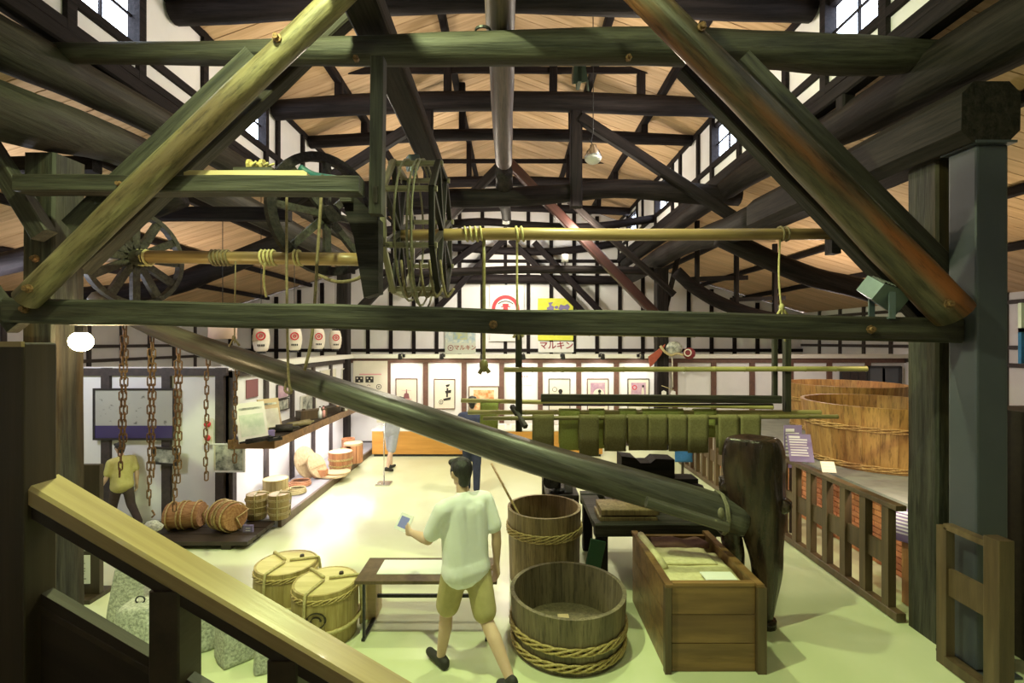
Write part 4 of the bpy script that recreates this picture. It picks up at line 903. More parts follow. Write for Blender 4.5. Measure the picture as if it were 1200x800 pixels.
# machine table behind the tall tub
mt = thing('machine_table', 'narrow dark work table behind the tall tub', 'table', (0.72, 6.0, 0))
boxobj('table_top', (0.62, 6.45, 0.72), (0.40, 1.1, 0.05), m_near, mt)
for x in (0.46, 0.79):
    for y in (5.94, 6.95): boxobj('leg', (x, y, 0.35), (0.06, 0.06, 0.69), m_raildark, mt)
boxobj('stretcher', (0.79, 6.45, 0.22), (0.05, 1.0, 0.05), m_raildark, mt)
mc = thing('hand_mill', 'black cast iron hand mill clamped on the dark work table', 'machine', (0.56, 6.05, 0.745))
obj('body', MB().lathe([(0, 0), (0.10, 0), (0.10, 0.03), (0.05, 0.05), (0.05, 0.14), (0.09, 0.18), (0.09, 0.24), (0.03, 0.25), (0, 0.25)], 12, T((0.56, 6.05, 0.745))).mesh('body'), m_black, mc)
obj('gear', MB().lathe([(0, -0.02), (0.10, -0.02), (0.10, 0.02), (0, 0.02)], 14, T((0.48, 5.99, 0.90)) @ RX(pi / 2)).mesh('gear'), m_black, mc)
tubeobj('crank', [(0.48, 5.97, 0.90), (0.48, 5.93, 0.90), (0.42, 5.93, 0.98), (0.42, 5.87, 0.98)], 0.012, m_black, mc, 6, 1)
boxobj('chute', (0.70, 6.05, 0.83), (0.10, 0.14, 0.16), nmat('grey hammered metal', (0.18, 0.17, 0.2), (0.25, 0.24, 0.27), (9, 9, 9), 0.4, metal=0.4), mc)

# ------------------------------------------------------------------ display table, kegs and stones
dt = thing('display_table', 'low display table with a white sheet under its top and thin metal legs', 'table', (-0.78, 4.42, 0))
boxobj('table_top', (-0.75, 4.43, 0.525), (1.24, 0.46, 0.03), m_fence, dt, None, 0.005)
for x in (-1.30, -0.22):
    boxobj('runner', (x, 4.43, 0.015), (0.03, 0.42, 0.02), m_black, dt)
    for y in (4.25, 4.61): boxobj('leg', (x, y, 0.265), (0.022, 0.022, 0.50), m_black, dt)
boxobj('cross_bar', (-0.76, 4.61, 0.20), (1.1, 0.02, 0.03), m_black, dt)
tag(boxobj('label_sheet', (-0.85, 4.46, 0.543), (0.72, 0.28, 0.006), m_paper), 'wide white label sheet lying on the low display table', 'paper')
def keg(loc, rb, h, label, M=None, ropes=True, mark=False, lidm=None, mat=None, n=18, bung=True):
    M = M or T(loc)
    t = tub('keg', label, 'keg', loc, rb, rb * 1.03, h, n, 0.02, mat or m_keg, [], None, 0.04, 0.012, lidm or m_lid, None, M, 0.008)
    for z in (0.14, h - 0.06): obj('hoop', hoop_mesh(rb * 1.045, 0.011), m_hoop, t, M @ T((0, 0, z)))
    if ropes:
        for a in (0.3, 0.3 + pi * 2 / 3, 0.3 + pi * 4 / 3): 
            pts = [(rb * 1.05 + 0.02, 0, 0.03), (rb * 1.06 + 0.02, 0, h * 0.5), (rb * 1.05 + 0.01, 0, h - 0.01), (rb * 0.9, 0, h + 0.014), (0.03, 0, h + 0.016)]
            tubeobj('rope', [M @ RZ(a) @ Vector(p) for p in pts], 0.014, m_rope, t, 6, 3)
        rope_ring(t, M, rb * 1.05, h * 0.32, 0.014)
    if bung: obj('bung', MB().lathe([(0, h), (0.022, h), (0.02, h + 0.02), (0, h + 0.02)], 10, M @ T((0.10, 0.12, 0))).mesh('bung'), m_raildark, [c_ for c_ in children(t) if c_.name.startswith('lid')][0])
    if mark:
        q = MB(); s_ = 40
        for i in range(s_):
            a = 3.2 * pi * i / s_; rr = 0.03 + 0.055 * i / s_
            a2 = 3.2 * pi * (i + 1) / s_; rr2 = 0.03 + 0.055 * (i + 1) / s_
            def onface(u, w_): ang = -pi / 2 + 0.12 + u / rb; return (cos(ang) * (rb * 1.03 + 0.014), sin(ang) * (rb * 1.03 + 0.014), h * 0.55 + w_)
            q.bar(onface(rr * cos(a), rr * sin(a)), onface(rr2 * cos(a2), rr2 * sin(a2)), 0.016, 0.006)
        obj('swirl_mark', q.mesh('swirl_mark'), m_raildark, t, M)
    return t
kB = Vector((-1.68, 4.36, 0)); kA = Vector((-2.2, 4.72, 0))
keg(kB, 0.27, 0.47, 'roped oval-lidded keg with a dark swirl mark beside the low display table', None, True, True, m_keglid)
keg(kA, 0.275, 0.47, 'roped keg with a pale yellow lid standing behind the swirl marked keg', None, True, False, m_keglid)
keg(Vector((-3.20, 4.62, 0)), 0.16, 0.36, 'small roped keg wedged behind the ringed granite weight', None, True, False, m_stave, None, 14)
tag(boxobj('wood_wedge', (kB.x + 0.34, kB.y + 0.30, 0.19), (0.12, 0.22, 0.38), m_lid, None, None, 0.01), 'pale wooden block peeping out behind the swirl marked keg', 'block')
def stone(label, loc, w, d_, h, top, yaw, ring=True, seed=0):
    bm = bmesh.new(); bmesh.ops.create_cube(bm, size=1.0); bmesh.ops.subdivide_edges(bm, edges=bm.edges[:], cuts=7, use_grid_fill=True)
    for v_ in bm.verts:
        p = v_.co.copy(); q = p.z + 0.5; s = 1 - (1 - top) * q ** 1.3
        n_ = noise.noise(p * 2.3 + Vector((seed * 7, 0, 0))) * 0.07 + noise.noise(p * 9 + Vector((seed, 3, 0))) * 0.025
        r_ = 1 - 0.10 * (max(abs(p.x), abs(p.y)) * 2 * min(abs(p.x), abs(p.y)) * 2)
        v_.co = Vector((p.x * w * s * (r_ + n_), p.y * d_ * s * (r_ + n_), max(0.0, q * h * (1 + n_ * 0.6))))
    me = bpy.data.meshes.new('stone'); bm.to_mesh(me); bm.free(); me.polygons.foreach_set('use_smooth', [True] * len(me.polygons))
    me = modmesh(me, ('SUBSURF', {'levels': 1}))
    M = T(loc) @ RZ(yaw); t = thing('granite_weight', label, 'stone', M=M); obj('block', me, m_stone, t, M)
    if ring: obj('iron_ring', MB().tube([M @ Vector((0.035 * cos(a), 0.01, h + 0.02 + 0.03 * sin(a))) for a in [2 * pi * i / 14 for i in range(14)]], 0.006, 6, True).mesh('iron_ring'), m_black, t)
    return t
stone('tall granite weight at the back of the group by the info panel', (-3.62, 4.62, 0), 0.34, 0.34, 0.52, 0.70, 0.3, False, 1)
stone('granite weight with a standing iron ring on its tapered top', (-3.08, 4.0, 0), 0.44, 0.42, 0.46, 0.55, 0.12, True, 2)
stone('granite weight with a lying iron ring between the two rail posts', (-2.66, 4.22, 0), 0.31, 0.34, 0.44, 0.86, 0.65, True, 3)
stone('rough granite weight turned corner outward between the rail posts', (-2.29, 4.04, 0), 0.31, 0.31, 0.36, 0.90, 0.80, False, 4)
stone('small tapered granite weight at the end of the group beside the kegs', (-1.98, 3.90, 0), 0.19, 0.22, 0.32, 0.75, 0.45, False, 5)
qx = 5.37
stone_h = P(178, 612, 5.37)
hs = thing('hanging_stone', 'small flat stone hung from the longest rusty chain', 'stone', stone_h)
obj('block', MB().lathe([(0, 0), (0.10, 0.0), (0.11, 0.03), (0.05, 0.09), (0, 0.10)], 10, T(stone_h + Vector((0, 0, -0.08)))).mesh('block', True), m_stone, hs)

# info panel, picture and switch at the side
ip = thing('info_panel', 'freestanding dark brown information panel with two printed sheets', 'sign', (-4.27, 4.95, 0))
pa, pb_ = P(62, 0, 4.95).x, P(117, 0, 4.95).x
boxobj('panel', ((pa + pb_) / 2, 4.97, 0.68), (pb_ - pa, 0.05, 1.36), m_newel, ip)
boxobj('foot', ((pa + pb_) / 2, 4.97, 0.02), (0.5, 0.3, 0.04), m_newel, ip)
boxobj('photo_sheet', P(88, 628, 4.935), (0.34, 0.008, 0.30), m_photo, ip); boxobj('text_sheet', P(86, 667, 4.935), (0.34, 0.008, 0.29), m_paper, ip)
for i in range(8): boxobj('text_line', P(86, 657 + i * 3.0, 4.929), (0.26 * random.uniform(0.7, 1), 0.003, 0.006), m_ink, ip)
def picture(label, c, w, h, ax_, mat_print, fm=None, shapes=(), mat_b=None, border=0.16, fw=0.018, tiltM=None):
    """A framed picture; ax_ is the wall matrix that turns local XZ (front to -Y) to the wall."""
    M = T(c) @ (tiltM if tiltM is not None else Matrix.Identity(4)) @ ax_
    t = thing('framed_picture', label, 'picture', M=M)
    q = MB()
    for s in (-1, 1): q.box((s * (w / 2 - fw / 2), -0.012, 0), (fw, 0.024, h)); q.box((0, -0.012, s * (h / 2 - fw / 2)), (w - 2 * fw, 0.024, fw))
    obj('frame', q.mesh('frame'), fm or m_frame, t, M)
    mo = obj('mount', MB().box((0, -0.006, 0), (w - 2 * fw, 0.01, h - 2 * fw)).mesh('mount'), mat_b or m_cream, t, M)
    if mat_print: obj('print', MB().box((0, -0.0125, 0), (w * (1 - border * 2), 0.003, h * (1 - border * 1.6))).mesh('print'), mat_print, mo, M)
    for i_, (nm, poly, mt_) in enumerate(shapes): obj(nm, MB().prism([(x * w, z * h) for x, z in poly], 0.003, T((0, -0.0150 - 0.0022 * i_, 0))).mesh(nm), mt_, mo, M)
    return t
I4 = Matrix.Identity(4); SIDE = RZ(pi / 2)
FRONT = I4
picture('white framed green-grey portrait on the plaster beside the column', P(72, 533, 6.985), 0.42, 0.72, I4, m_photo, m_white, (), m_paper)
picture('wide dark framed map under glass with a violet band', P(158, 485, 6.93), 1.17, 0.74, I4, m_mapprint, m_framedk, [('violet_band', [(-0.48, -0.48), (0.48, -0.48), (0.48, -0.22), (-0.48, -0.22)], m_navyband)], m_mapprint, 0.02, 0.03)
picture('small black framed photo tilted on the wall post', P(194, 534, 6.90), 0.36, 0.25, I4, m_photo, m_framedk, (), m_cream, 0.12, 0.03, RY(radians(5)))
picture('pale framed landscape print next to the corner of the plaster wall', P(269, 536, 6.93), 0.46, 0.41, I4, m_photo, m_white, (), m_cream, 0.08, 0.02)
al = thing('alarm_panel', 'pale alarm panel with a red lamp and a red button', 'alarm', P(244, 505, 6.93))
boxobj('plate', P(244, 505, 6.92), (0.14, 0.03, 0.38), m_ledge, al)
obj('lamp', MB().sphere(P(243, 497, 6.89), 0.045).mesh('lamp', True), m_redink, al); obj('button', MB().sphere(P(243, 513, 6.89), (0.045, 0.02, 0.045)).mesh('button', True), m_redink, al)
bq = P(95, 400, 4.12)
bb = thing('bulb_lamp', 'bare glowing bulb lamp beside the old timber column', 'lamp', bq)
obj('bulb', MB().sphere(bq, 0.085, 16, 10).mesh('bulb', True), m_bulb, bb)
obj('socket', MB().lathe([(0, 0), (0.045, 0), (0.04, 0.09), (0, 0.10)], 12, T(bq + Vector((0, 0, 0.07)))).mesh('socket'), m_black, bb)
tubeobj('arm', [bq + Vector((0, 0, 0.16)), bq + Vector((-0.10, 0.05, 0.24)), bq + Vector((-0.38, 0.15, 0.25))], 0.012, m_black, bb, 6)
light('bulb_light', 'POINT', bq + Vector((0.16, 0.12, -0.06)), None, 16, (1.0, 0.72, 0.36), 0.05)
#--SECTION5--
# ------------------------------------------------------------------ drying rack hung with filter bags
Yk = 5.45
rk = thing('drying_rack', 'hanging drying rack of dark bars and posts behind the cross bar', 'rack', P(765, 480, Yk))
for px, y0_, y1_, w in ((608, 392, 505, 0.075), (922, 396, 482, 0.07), (908, 396, 470, 0.05)):
    beam('rack_post', P(px, y0_, Yk), P(px, y1_, Yk), w, w, m_near, rk, 0.1, 0.002)
beam('rack_bar', P(634, 466, Yk - 0.06), P(915, 468, Yk - 0.06), 0.06, 0.085, m_near, rk, 0.1, 0.002)
beam('rack_bar', P(636, 474, Yk + 0.05), P(905, 474, Yk + 0.05), 0.05, 0.02, m_near, rk, 0.1, 0.002)
beam('rack_bar', P(600, 476, Yk + 0.06), P(616, 500, Yk - 0.2), 0.05, 0.05, m_near, rk, 0.1, 0.002)
def bamboo(label, p0, p1, r, mat):
    t = thing('bamboo_pole', label, 'pole', p0); M, L = frame(p0, p1); prof = []; x = 0; v = []
    k = max(3, int(L / 0.32)); pr = []
    for i in range(k):
        a, c = L * i / k, L * (i + 1) / k
        pr += [(r, a + 0.004), (r, c - 0.022), (r * 1.18, c - 0.012), (r * 1.02, c - 0.003)]
    obj('culm', MB().lathe([(0, 0)] + pr + [(0, L)], 10, RY(pi / 2)).mesh('culm', True), mat, t, M)
    return t
bamboo('bright bamboo pole hung level beneath the cross bar', P(590, 433, 5.40), P(1016, 432, 5.40), 0.028, m_bamboo)
bamboo('brown bamboo pole tucked right under the cross bar', P(610, 389, 5.3), P(815, 392, 5.3), 0.030, m_bamboodk)
bamboo('bamboo pole of the rack that carries the short bag by the picture wall', P(540, 469, 5.62), P(906, 477, 5.62), 0.026, m_bamboo)
bamboo('middle bamboo pole of the rack with the row of light green bags', P(548, 483, 5.52), P(962, 483, 5.52), 0.027, m_bamboo)
bamboo('front bamboo pole of the rack carrying the dark filter bags', P(566, 490, 5.36), P(982, 488, 5.36), 0.024, m_bamboodk)
def bag(label, px0, px1, py0, py1, Y, mat, group):
    r = 0.032; c0 = P(px0, py0, Y); c1_ = P(px1, py0, Y); L = (py1 - py0) / F * Y; w = c1_.x - c0.x; nx = 6
    prof = [(-r - 0.004, -L), (-r - 0.004, -L * 0.5), (-r - 0.003, -0.02)] + [(-(r + 0.003) * cos(a), (r + 0.003) * sin(a)) for a in (0, 0.7, 1.57, 2.44, pi)] + [(r + 0.003, -L * 0.45), (r + 0.004, -L * 0.85)]
    v = []; f = []; sd = px0 * 0.13
    for s in (0, 1):
        for i in range(nx + 1):
            for j, (y, z) in enumerate(prof):
                k = 0.008 if s else 0.0; yy = y + (k if y < 0 else -k if y > 0 else 0) * 0
                low = min(1, max(0, -z / L)); wy = 0.014 * low * noise.noise(Vector((i * 0.5 + sd, z * 3, 1))) 
                nrm = -1 if y <= 0 else 1
                v.append((c0.x + w * i / nx + 0.006 * low * sin(sd), Y + yy + wy + (nrm * 0.006 if s else 0), c0.z - r - 0.012 + z + (0.006 if s and abs(y) < r * 0.8 and z > 0 else 0)))
    m = len(prof); K = (nx + 1) * m
    for i in range(nx):
        for j in range(m - 1):
            a = i * m + j; f.append((a, a + 1, a + m + 1, a + m)); f.append((K + a, K + a + m, K + a + m + 1, K + a + 1))
        a = i * m; f.append((a, a + m, K + a + m, K + a)); a = i * m + m - 1; f.append((a, K + a, K + a + m, a + m))
    for j in range(m - 1):
        a = j; f.append((a, K + a, K + a + 1, a + 1)); a = nx * m + j; f.append((a, a + 1, K + a + 1, K + a))
    return tag(obj('filter_bag', fixn(mesh('filter_bag', v, f, True)), mat), label, 'cloth bag', group)
for a, c, e in ((624, 649, 522), (678, 701, 528), (708, 733, 523), (735, 758, 522), (759, 781, 522), (782, 804, 523), (805, 829, 525), (840, 864, 527), (866, 890, 522)):
    bag('brown-olive filter bag folded over the front bamboo pole of the rack', a, c, 485, e, 5.36, m_oliveb, 'dark filter bags on the drying rack')
for a, c, e in ((655, 679, 522), (690, 708, 520), (725, 745, 512), (752, 800, 512), (812, 838, 507)):
    bag('light green filter bag on the middle bamboo pole of the rack', a, c, 478, e, 5.52, m_olive, 'light filter bags on the drying rack')
bag('single light green bag at the loose end of the rack poles', 563, 584, 470, 500, 5.62, m_olive, None)
bc = thing('blue_cloth', 'bright blue cloth hanging on a stand behind the press weights', 'cloth', G(801, 560))
pc = G(801, 560)
boxobj('stand_pole', (pc.x, pc.y + 0.05, 0.5), (0.04, 0.04, 1.0), m_raildark, bc); boxobj('stand_bar', (pc.x, pc.y + 0.03, 1.0), (0.42, 0.03, 0.03), m_raildark, bc); boxobj('stand_foot', (pc.x, pc.y + 0.05, 0.015), (0.3, 0.3, 0.03), m_raildark, bc)
soft = soft_slab('cloth', -0.17, 0.17, -0.35, 0.35, 0, 0.012, m_bluecloth, None, 0.02, 31)
put(soft, T((pc.x, pc.y - 0.01, 0.66)) @ RX(pi / 2), bc)

# ------------------------------------------------------------------ picture wall at the far end
yw_ = YP - 0.02
def onwall(px, py): return P(px, py, yw_)
portrait = lambda x, s: [('head', [(x + 0.10 * s * cos(a), 0.10 + 0.075 * s * sin(a)) for a in [2 * pi * i / 12 for i in range(12)]], m_ink), ('figure', [(x - 0.20 * s, -0.34), (x + 0.22 * s, -0.34), (x + 0.16 * s, -0.08), (x + 0.05 * s, 0.04), (x - 0.06 * s, 0.04), (x - 0.16 * s, -0.10)], m_ink)]
ringp = lambda cx, cz, r, asp: [(cx + r * cos(a), cz + r * asp * sin(a)) for a in [2 * pi * i / 16 for i in range(16)]]
PW = dict(w=0.545, h=0.76)
sh = lambda pts: pts
picture('framed poster of a small red ship shape on cream paper', onwall(476.5, 461), 0.545, 0.76, I4, None, m_frame, [('ship', [(-0.14, -0.16), (0.14, -0.16), (0.10, 0.0), (0.03, 0.02), (0.02, 0.14), (-0.02, 0.14), (-0.03, 0.02), (-0.10, 0.0)], m_maroonp), ('water', [(-0.26, -0.20), (0.24, -0.20), (0.24, -0.17), (-0.26, -0.17)], m_pinkink), ('rigging', [(-0.22, 0.10), (0.22, 0.10), (0.22, 0.11), (-0.22, 0.11)], m_pinkink)], m_cream)
picture('framed poster of black brush lettering with a ring mark', onwall(521, 461.5), 0.535, 0.76, I4, None, m_frame, [('brush_stroke', [(0.05, 0.30), (0.25, 0.33), (0.22, 0.26), (0.10, 0.22)], m_ink), ('brush_stroke', [(0.02, 0.10), (0.32, 0.14), (0.30, 0.04), (0.06, 0.02)], m_ink), ('brush_stroke', [(0.10, 0.20), (0.18, 0.20), (0.16, -0.10), (0.08, -0.10)], m_ink), ('brush_stroke', [(-0.06, -0.16), (0.30, -0.10), (0.28, -0.18), (-0.04, -0.22)], m_ink), ('ring_mark', ringp(-0.16, -0.26, 0.10, 0.7), m_ink), ('ring_inner', ringp(-0.16, -0.26, 0.075, 0.7), m_cream), ('ring_dot', ringp(-0.16, -0.26, 0.03, 0.7), m_ink)], m_cream)
picture('wide framed ochre print of a crowd scene', onwall(567, 470), 0.76, 0.76, I4, m_orangeprint, m_frame, (), m_cream)
picture('framed poster of a dark robed portrait with a ring mark', onwall(655.5, 462), 0.545, 0.80, I4, None, m_framedk, portrait(0.05, 1.0) + [('ring_mark', ringp(-0.22, 0.16, 0.11, 0.7), m_ink), ('ring_inner', ringp(-0.22, 0.16, 0.09, 0.7), m_cream)], m_cream)
picture('framed poster of a dark figure inside a pale disc', onwall(700.5, 462), 0.545, 0.80, I4, m_pinkprint, m_frame, [('disc', ringp(0.04, 0.0, 0.26, 0.7), m_cream)] + portrait(0.08, 0.75), m_cream)
picture('framed mauve poster with a red ring in its corner', onwall(748, 462), 0.545, 0.80, I4, m_pinkprint, m_framedk, [('ring_mark', ringp(-0.18, 0.22, 0.11, 0.7), m_redink), ('ring_inner', ringp(-0.18, 0.22, 0.07, 0.7), m_pinkprint), ('figure', [(0.10, -0.34), (0.30, -0.34), (0.26, 0.10), (0.20, 0.28), (0.14, 0.10)], m_cream), ('hair', ringp(0.21, 0.26, 0.05, 0.8), m_ink)], m_cream)
yw0 = yw_; yw_ = 12.12
mp_ = thing('mark_panel', 'flat panel of black crest squares and a ring mark beside the far column', 'sign', onwall(434, 450))
boxobj('sheet', onwall(434, 452), (0.86, 0.012, 1.25), m_cream, mp_)
boxobj('caption', P(434, 438.5, yw_ - 0.01), (0.55, 0.004, 0.03), m_pinkink, mp_)
for px in (421, 433):
    boxobj('crest', P(px, 444.5, yw_ - 0.01), (0.20, 0.004, 0.15), m_ink, mp_)
    for dx, dz in ((-0.05, 0.03), (0.05, 0.03), (0, -0.04)): obj('crest_device', MB().prism([(0.022 * cos(2 * pi * i / 8), 0.022 * sin(2 * pi * i / 8)) for i in range(8)], 0.003, T(P(px, 444.5, yw_ - 0.014) + Vector((dx, 0, dz)))).mesh('crest_device'), m_cream, mp_)
def ring(b, c, R, w, t=0.004, n=32, a0=0, a1=2 * pi):
    for i in range(n):
        q0, q1 = a0 + (a1 - a0) * i / n, a0 + (a1 - a0) * (i + 1) / n
        b.prism([((R - w) * cos(q0), (R - w) * sin(q0)), (R * cos(q0), R * sin(q0)), (R * cos(q1), R * sin(q1)), ((R - w) * cos(q1), (R - w) * sin(q1))], t, T(c))
    return b
obj('ring_mark', ring(MB(), P(444, 453, yw_ - 0.01), 0.065, 0.014).mesh('ring_mark'), m_ink, mp_); obj('ring_dot', ring(MB(), P(444, 453, yw_ - 0.01), 0.018, 0.018).mesh('ring_dot'), m_ink, mp_)
for px in (421, 432): obj('dot_mark', ring(MB(), P(px, 453, yw_ - 0.01), 0.05, 0.012, 0.004, 10, 0.4, 2.6).mesh('dot_mark'), m_maroonp, mp_)
yw_ = yw0
rs = thing('red_notice', 'white notice with two short lines of faded red characters', 'sign', onwall(611, 436))
boxobj('sheet', onwall(611, 437), (0.52, 0.008, 0.62), m_paper, rs)
for j, py in enumerate((430, 441)):
    for i in range(5): boxobj('character', P(606 + i * 2.9, py, yw_ - 0.008), (0.045, 0.004, 0.055), m_pinkink, rs)
# ledge spotlights aimed at the pictures
for px, over in ((473, 'ship poster'), (520, 'brush lettering poster'), (566, 'wide ochre print'), (613, 'faded red notice'), (658, 'robed portrait poster'), (703, 'pale disc poster'), (748, 'mauve poster')):
    c = P(px, 417, 12.02); t = thing('ledge_spotlight', 'small black clamp spotlight on the cream ledge above the ' + over, 'lamp', c, 'clamp spotlights on the ledge')
    boxobj('clamp', (c.x, 12.04, 2.27), (0.06, 0.06, 0.07), m_black, t); tubeobj('arm', [(c.x, 12.02, 2.29), (c.x, 11.84, 2.33), (c.x, 11.66, 2.27)], 0.012, m_black, t, 6)
    Mh = T((c.x, 11.62, 2.25)) @ RX(radians(32)); obj('head', MB().lathe([(0, 0.07), (0.035, 0.07), (0.055, -0.05), (0.045, -0.05), (0.03, 0.05), (0, 0.05)], 12, Mh).mesh('head'), m_black, t)
    light('spot', 'SPOT', (c.x, 11.66, 2.20), (c.x, YP, 1.3), 26, (1.0, 0.90, 0.78), 0.03, 130, 0.9)
# low display counter
cn = thing('display_counter', 'long low orange veneer counter in front of the picture wall', 'counter', (-0.6, 11.1, 0))
cx0, cx1 = (436 - 600) / F * 11.0, (706 - 600) / F * 11.0
boxobj('body', ((cx0 + cx1) / 2, 11.3, 0.32), (cx1 - cx0, 0.6, 0.52), m_counter, cn); boxobj('plinth', ((cx0 + cx1) / 2, 11.32, 0.03), (cx1 - cx0 - 0.06, 0.56, 0.06), m_black, cn); boxobj('counter_top', ((cx0 + cx1) / 2, 11.3, 0.595), (cx1 - cx0 + 0.02, 0.62, 0.03), m_ledge, cn)
for i, x in enumerate((-0.75, -0.30, 0.12, 0.55)):
    t = thing('document_card', 'tilted open document lying on the low orange counter', 'paper', (x, 11.25, 0.61), 'documents on the counter')
    M = T((x, 11.22, 0.64)) @ RX(radians(28)); obj('sheet', MB().box((0, 0, 0), (0.34, 0.26, 0.006)).mesh('sheet'), m_paper, t, M)
    obj('print', MB().box((0, 0, 0.004), (0.26, 0.14, 0.003)).mesh('print'), m_cream, t, M); boxobj('prop', (x, 11.28, 0.64), (0.2, 0.04, 0.06), m_ledge, t)

# ------------------------------------------------------------------ banners on the end gable
Yg = 16.41
bn = thing('ring_banner', 'tall white banner with a large red ring and crest', 'banner', P(594, 395, Yg))
boxobj('cloth', P(594, 366, Yg), (1.16, 0.012, 1.95), m_paper, bn); c = P(592.5, 362, Yg - 0.012)
obj('ring', ring(MB(), c, 0.47, 0.12, 0.006, 40).mesh('ring'), m_redink, bn)
obj('crest', MB().prism([(-0.12, -0.16), (0.12, -0.16), (0.07, 0.06), (0.16, 0.07), (0.16, 0.10), (0.10, 0.10), (0.10, 0.18), (-0.10, 0.18), (-0.10, 0.10), (-0.16, 0.10), (-0.16, 0.07), (-0.07, 0.06)], 0.006, T(c)).mesh('crest'), m_redink, bn)
obj('arch', ring(MB(), c + Vector((0, 0, -0.12)), 0.40, 0.03, 0.006, 14, 0.85, pi - 0.85).mesh('arch'), m_ink, bn)
obj('hook', MB().box(tuple(P(593, 332, Yg)), (0.08, 0.04, 0.1)).mesh('hook'), m_black, bn)
py_ = thing('katakana_poster', 'yellow poster with violet shapes and red katakana on a white foot', 'poster', P(651, 412, Yg))
boxobj('sheet', P(651, 374, Yg), (1.20, 0.012, 1.42), m_yellow, py_); boxobj('foot', P(651.5, 406.5, Yg - 0.006), (1.20, 0.012, 0.36), m_paper, py_)
def letters(s, size, c, mat, parent): return obj('lettering', textmesh(s, size, 0.004), mat, parent, T(c) @ RX(pi / 2))
letters('マルキン', 0.29, P(652, 405, Yg - 0.02), m_maroon, py_)
for px, pts in ((645, [(-0.07, 0.16), (0.10, 0.18), (0.02, 0.08), (0.12, 0.02), (0.10, -0.12), (-0.08, -0.14), (-0.13, -0.02), (-0.03, 0.04)]), (652, [(0.07 * cos(i), 0.055 * sin(i)) for i in range(6)]), (661, [(-0.20, -0.05), (-0.12, 0.10), (0.02, 0.06), (0.12, 0.12), (0.20, 0.02), (0.14, -0.09), (0, -0.06), (-0.12, -0.10)])):
    obj('violet_shape', MB().prism(pts, 0.006, T(P(px, 360, Yg - 0.012))).mesh('violet_shape'), m_violet, py_)
pz = thing('katakana_poster', 'mottled blue-grey poster with a ring mark and dark red katakana', 'poster', P(540, 413, Yg))
boxobj('sheet', P(539.5, 390, Yg), (1.04, 0.012, 1.38), m_blueprint, pz); boxobj('picture_field', P(539.5, 384, Yg - 0.008), (0.5, 0.006, 0.8), nmat('yellow figure print', (0.45, 0.47, 0.20), (0.25, 0.36, 0.42), (8, 8, 8), 0.7), pz)
boxobj('foot', P(539.5, 408, Yg - 0.006), (1.04, 0.012, 0.36), nmat('grey green paper', (0.52, 0.55, 0.47), None, (3, 3, 3), 0.7), pz)
letters('マルキン', 0.19, P(545, 407.5, Yg - 0.02), nmat('rust ink', (0.28, 0.07, 0.05), None, (3, 3, 3), 0.7), pz)
obj('ring_mark', ring(MB(), P(528, 407.5, Yg - 0.02), 0.10, 0.025).mesh('ring_mark'), m_maroonp, pz); obj('ring_dot', ring(MB(), P(528, 407.5, Yg - 0.02), 0.03, 0.03).mesh('ring_dot'), m_maroonp, pz)

# paper lanterns hanging over the side partition, pendant and cylinder lamps
for i, (px, py, Y, r) in enumerate(((306, 397, 8.3, 0.135), (345, 397, 9.1, 0.135), (373, 397, 10.2, 0.135), (393, 398, 11.2, 0.135))):
    c = P(px, py, Y); lab = ['paper lantern with a red ring hanging beside the salmon shade', 'paper lantern with a red ring just past the one by the salmon shade', 'paper lantern with a red ring before the end of the row', 'last paper lantern of the row next to the far column'][i]
    t = thing('paper_lantern', lab, 'lantern', c, 'paper lanterns with red rings')
    prof = [(0.06, -0.22)] + [(r * (0.72 + 0.28 * sin(pi * (j + 0.5) / 12)) + (0.004 if j % 2 else 0), -0.20 + 0.40 * j / 11) for j in range(12)] + [(0.06, 0.22)]
    pbod = obj('paper_body', MB().lathe(prof, 20, T(c)).mesh('paper_body', True), m_lantern, t)
    for z in (-0.23, 0.23): obj('cap', MB().lathe([(0, -0.02), (0.075, -0.02), (0.075, 0.02), (0, 0.02)], 16, T(c + Vector((0, 0, z)))).mesh('cap'), m_black, t)
    Mr = T(c) @ RZ(0.45); obj('red_ring', ring(ring(MB(), (0.0, -r - 0.006, 0.05), 0.075, 0.022, 0.008), (0, -r - 0.006, 0.05), 0.03, 0.018, 0.008, 16).mesh('red_ring'), m_redink, pbod, Mr)
    for j in range(4): obj('character', MB().box((-0.045 + 0.03 * j, -r * 0.94, -0.11), (0.02, 0.01, 0.035)).mesh('character'), m_ink, pbod, Mr)
    tubeobj('cord', [c + Vector((0, 0, 0.24)), Vector((c.x, c.y, H + 1.87 if i else roofz(c.x) - 0.05))], 0.006, m_black, t, 5, 1)
sl_ = thing('salmon_shade', 'large salmon paper drum shade hanging beside the lanterns', 'lamp', P(261, 385, 7.6))
obj('drum', MB().lathe([(0.19, -0.16), (0.20, -0.16), (0.20, 0.30), (0.19, 0.30)], 28, T(P(261, 385, 7.6)), True).mesh('drum', True), m_pinkshade, sl_)
tubeobj('cord', [P(261, 385, 7.6) + Vector((0, 0, 0.28)), Vector((P(261, 385, 7.6).x, 7.6, roofz(P(261, 385, 7.6).x) - 0.05))], 0.006, m_black, sl_, 5, 1)
obj('spider', MB().bar(P(261, 385, 7.6) + Vector((-0.2, 0, 0.28)), P(261, 385, 7.6) + Vector((0.2, 0, 0.28)), 0.01).mesh('spider'), m_black, sl_)
c = P(695, 183, 7.3)
pe = thing('pendant_lamp', 'spun metal reflector lamp with a glass bowl hanging from the roof', 'lamp', c)
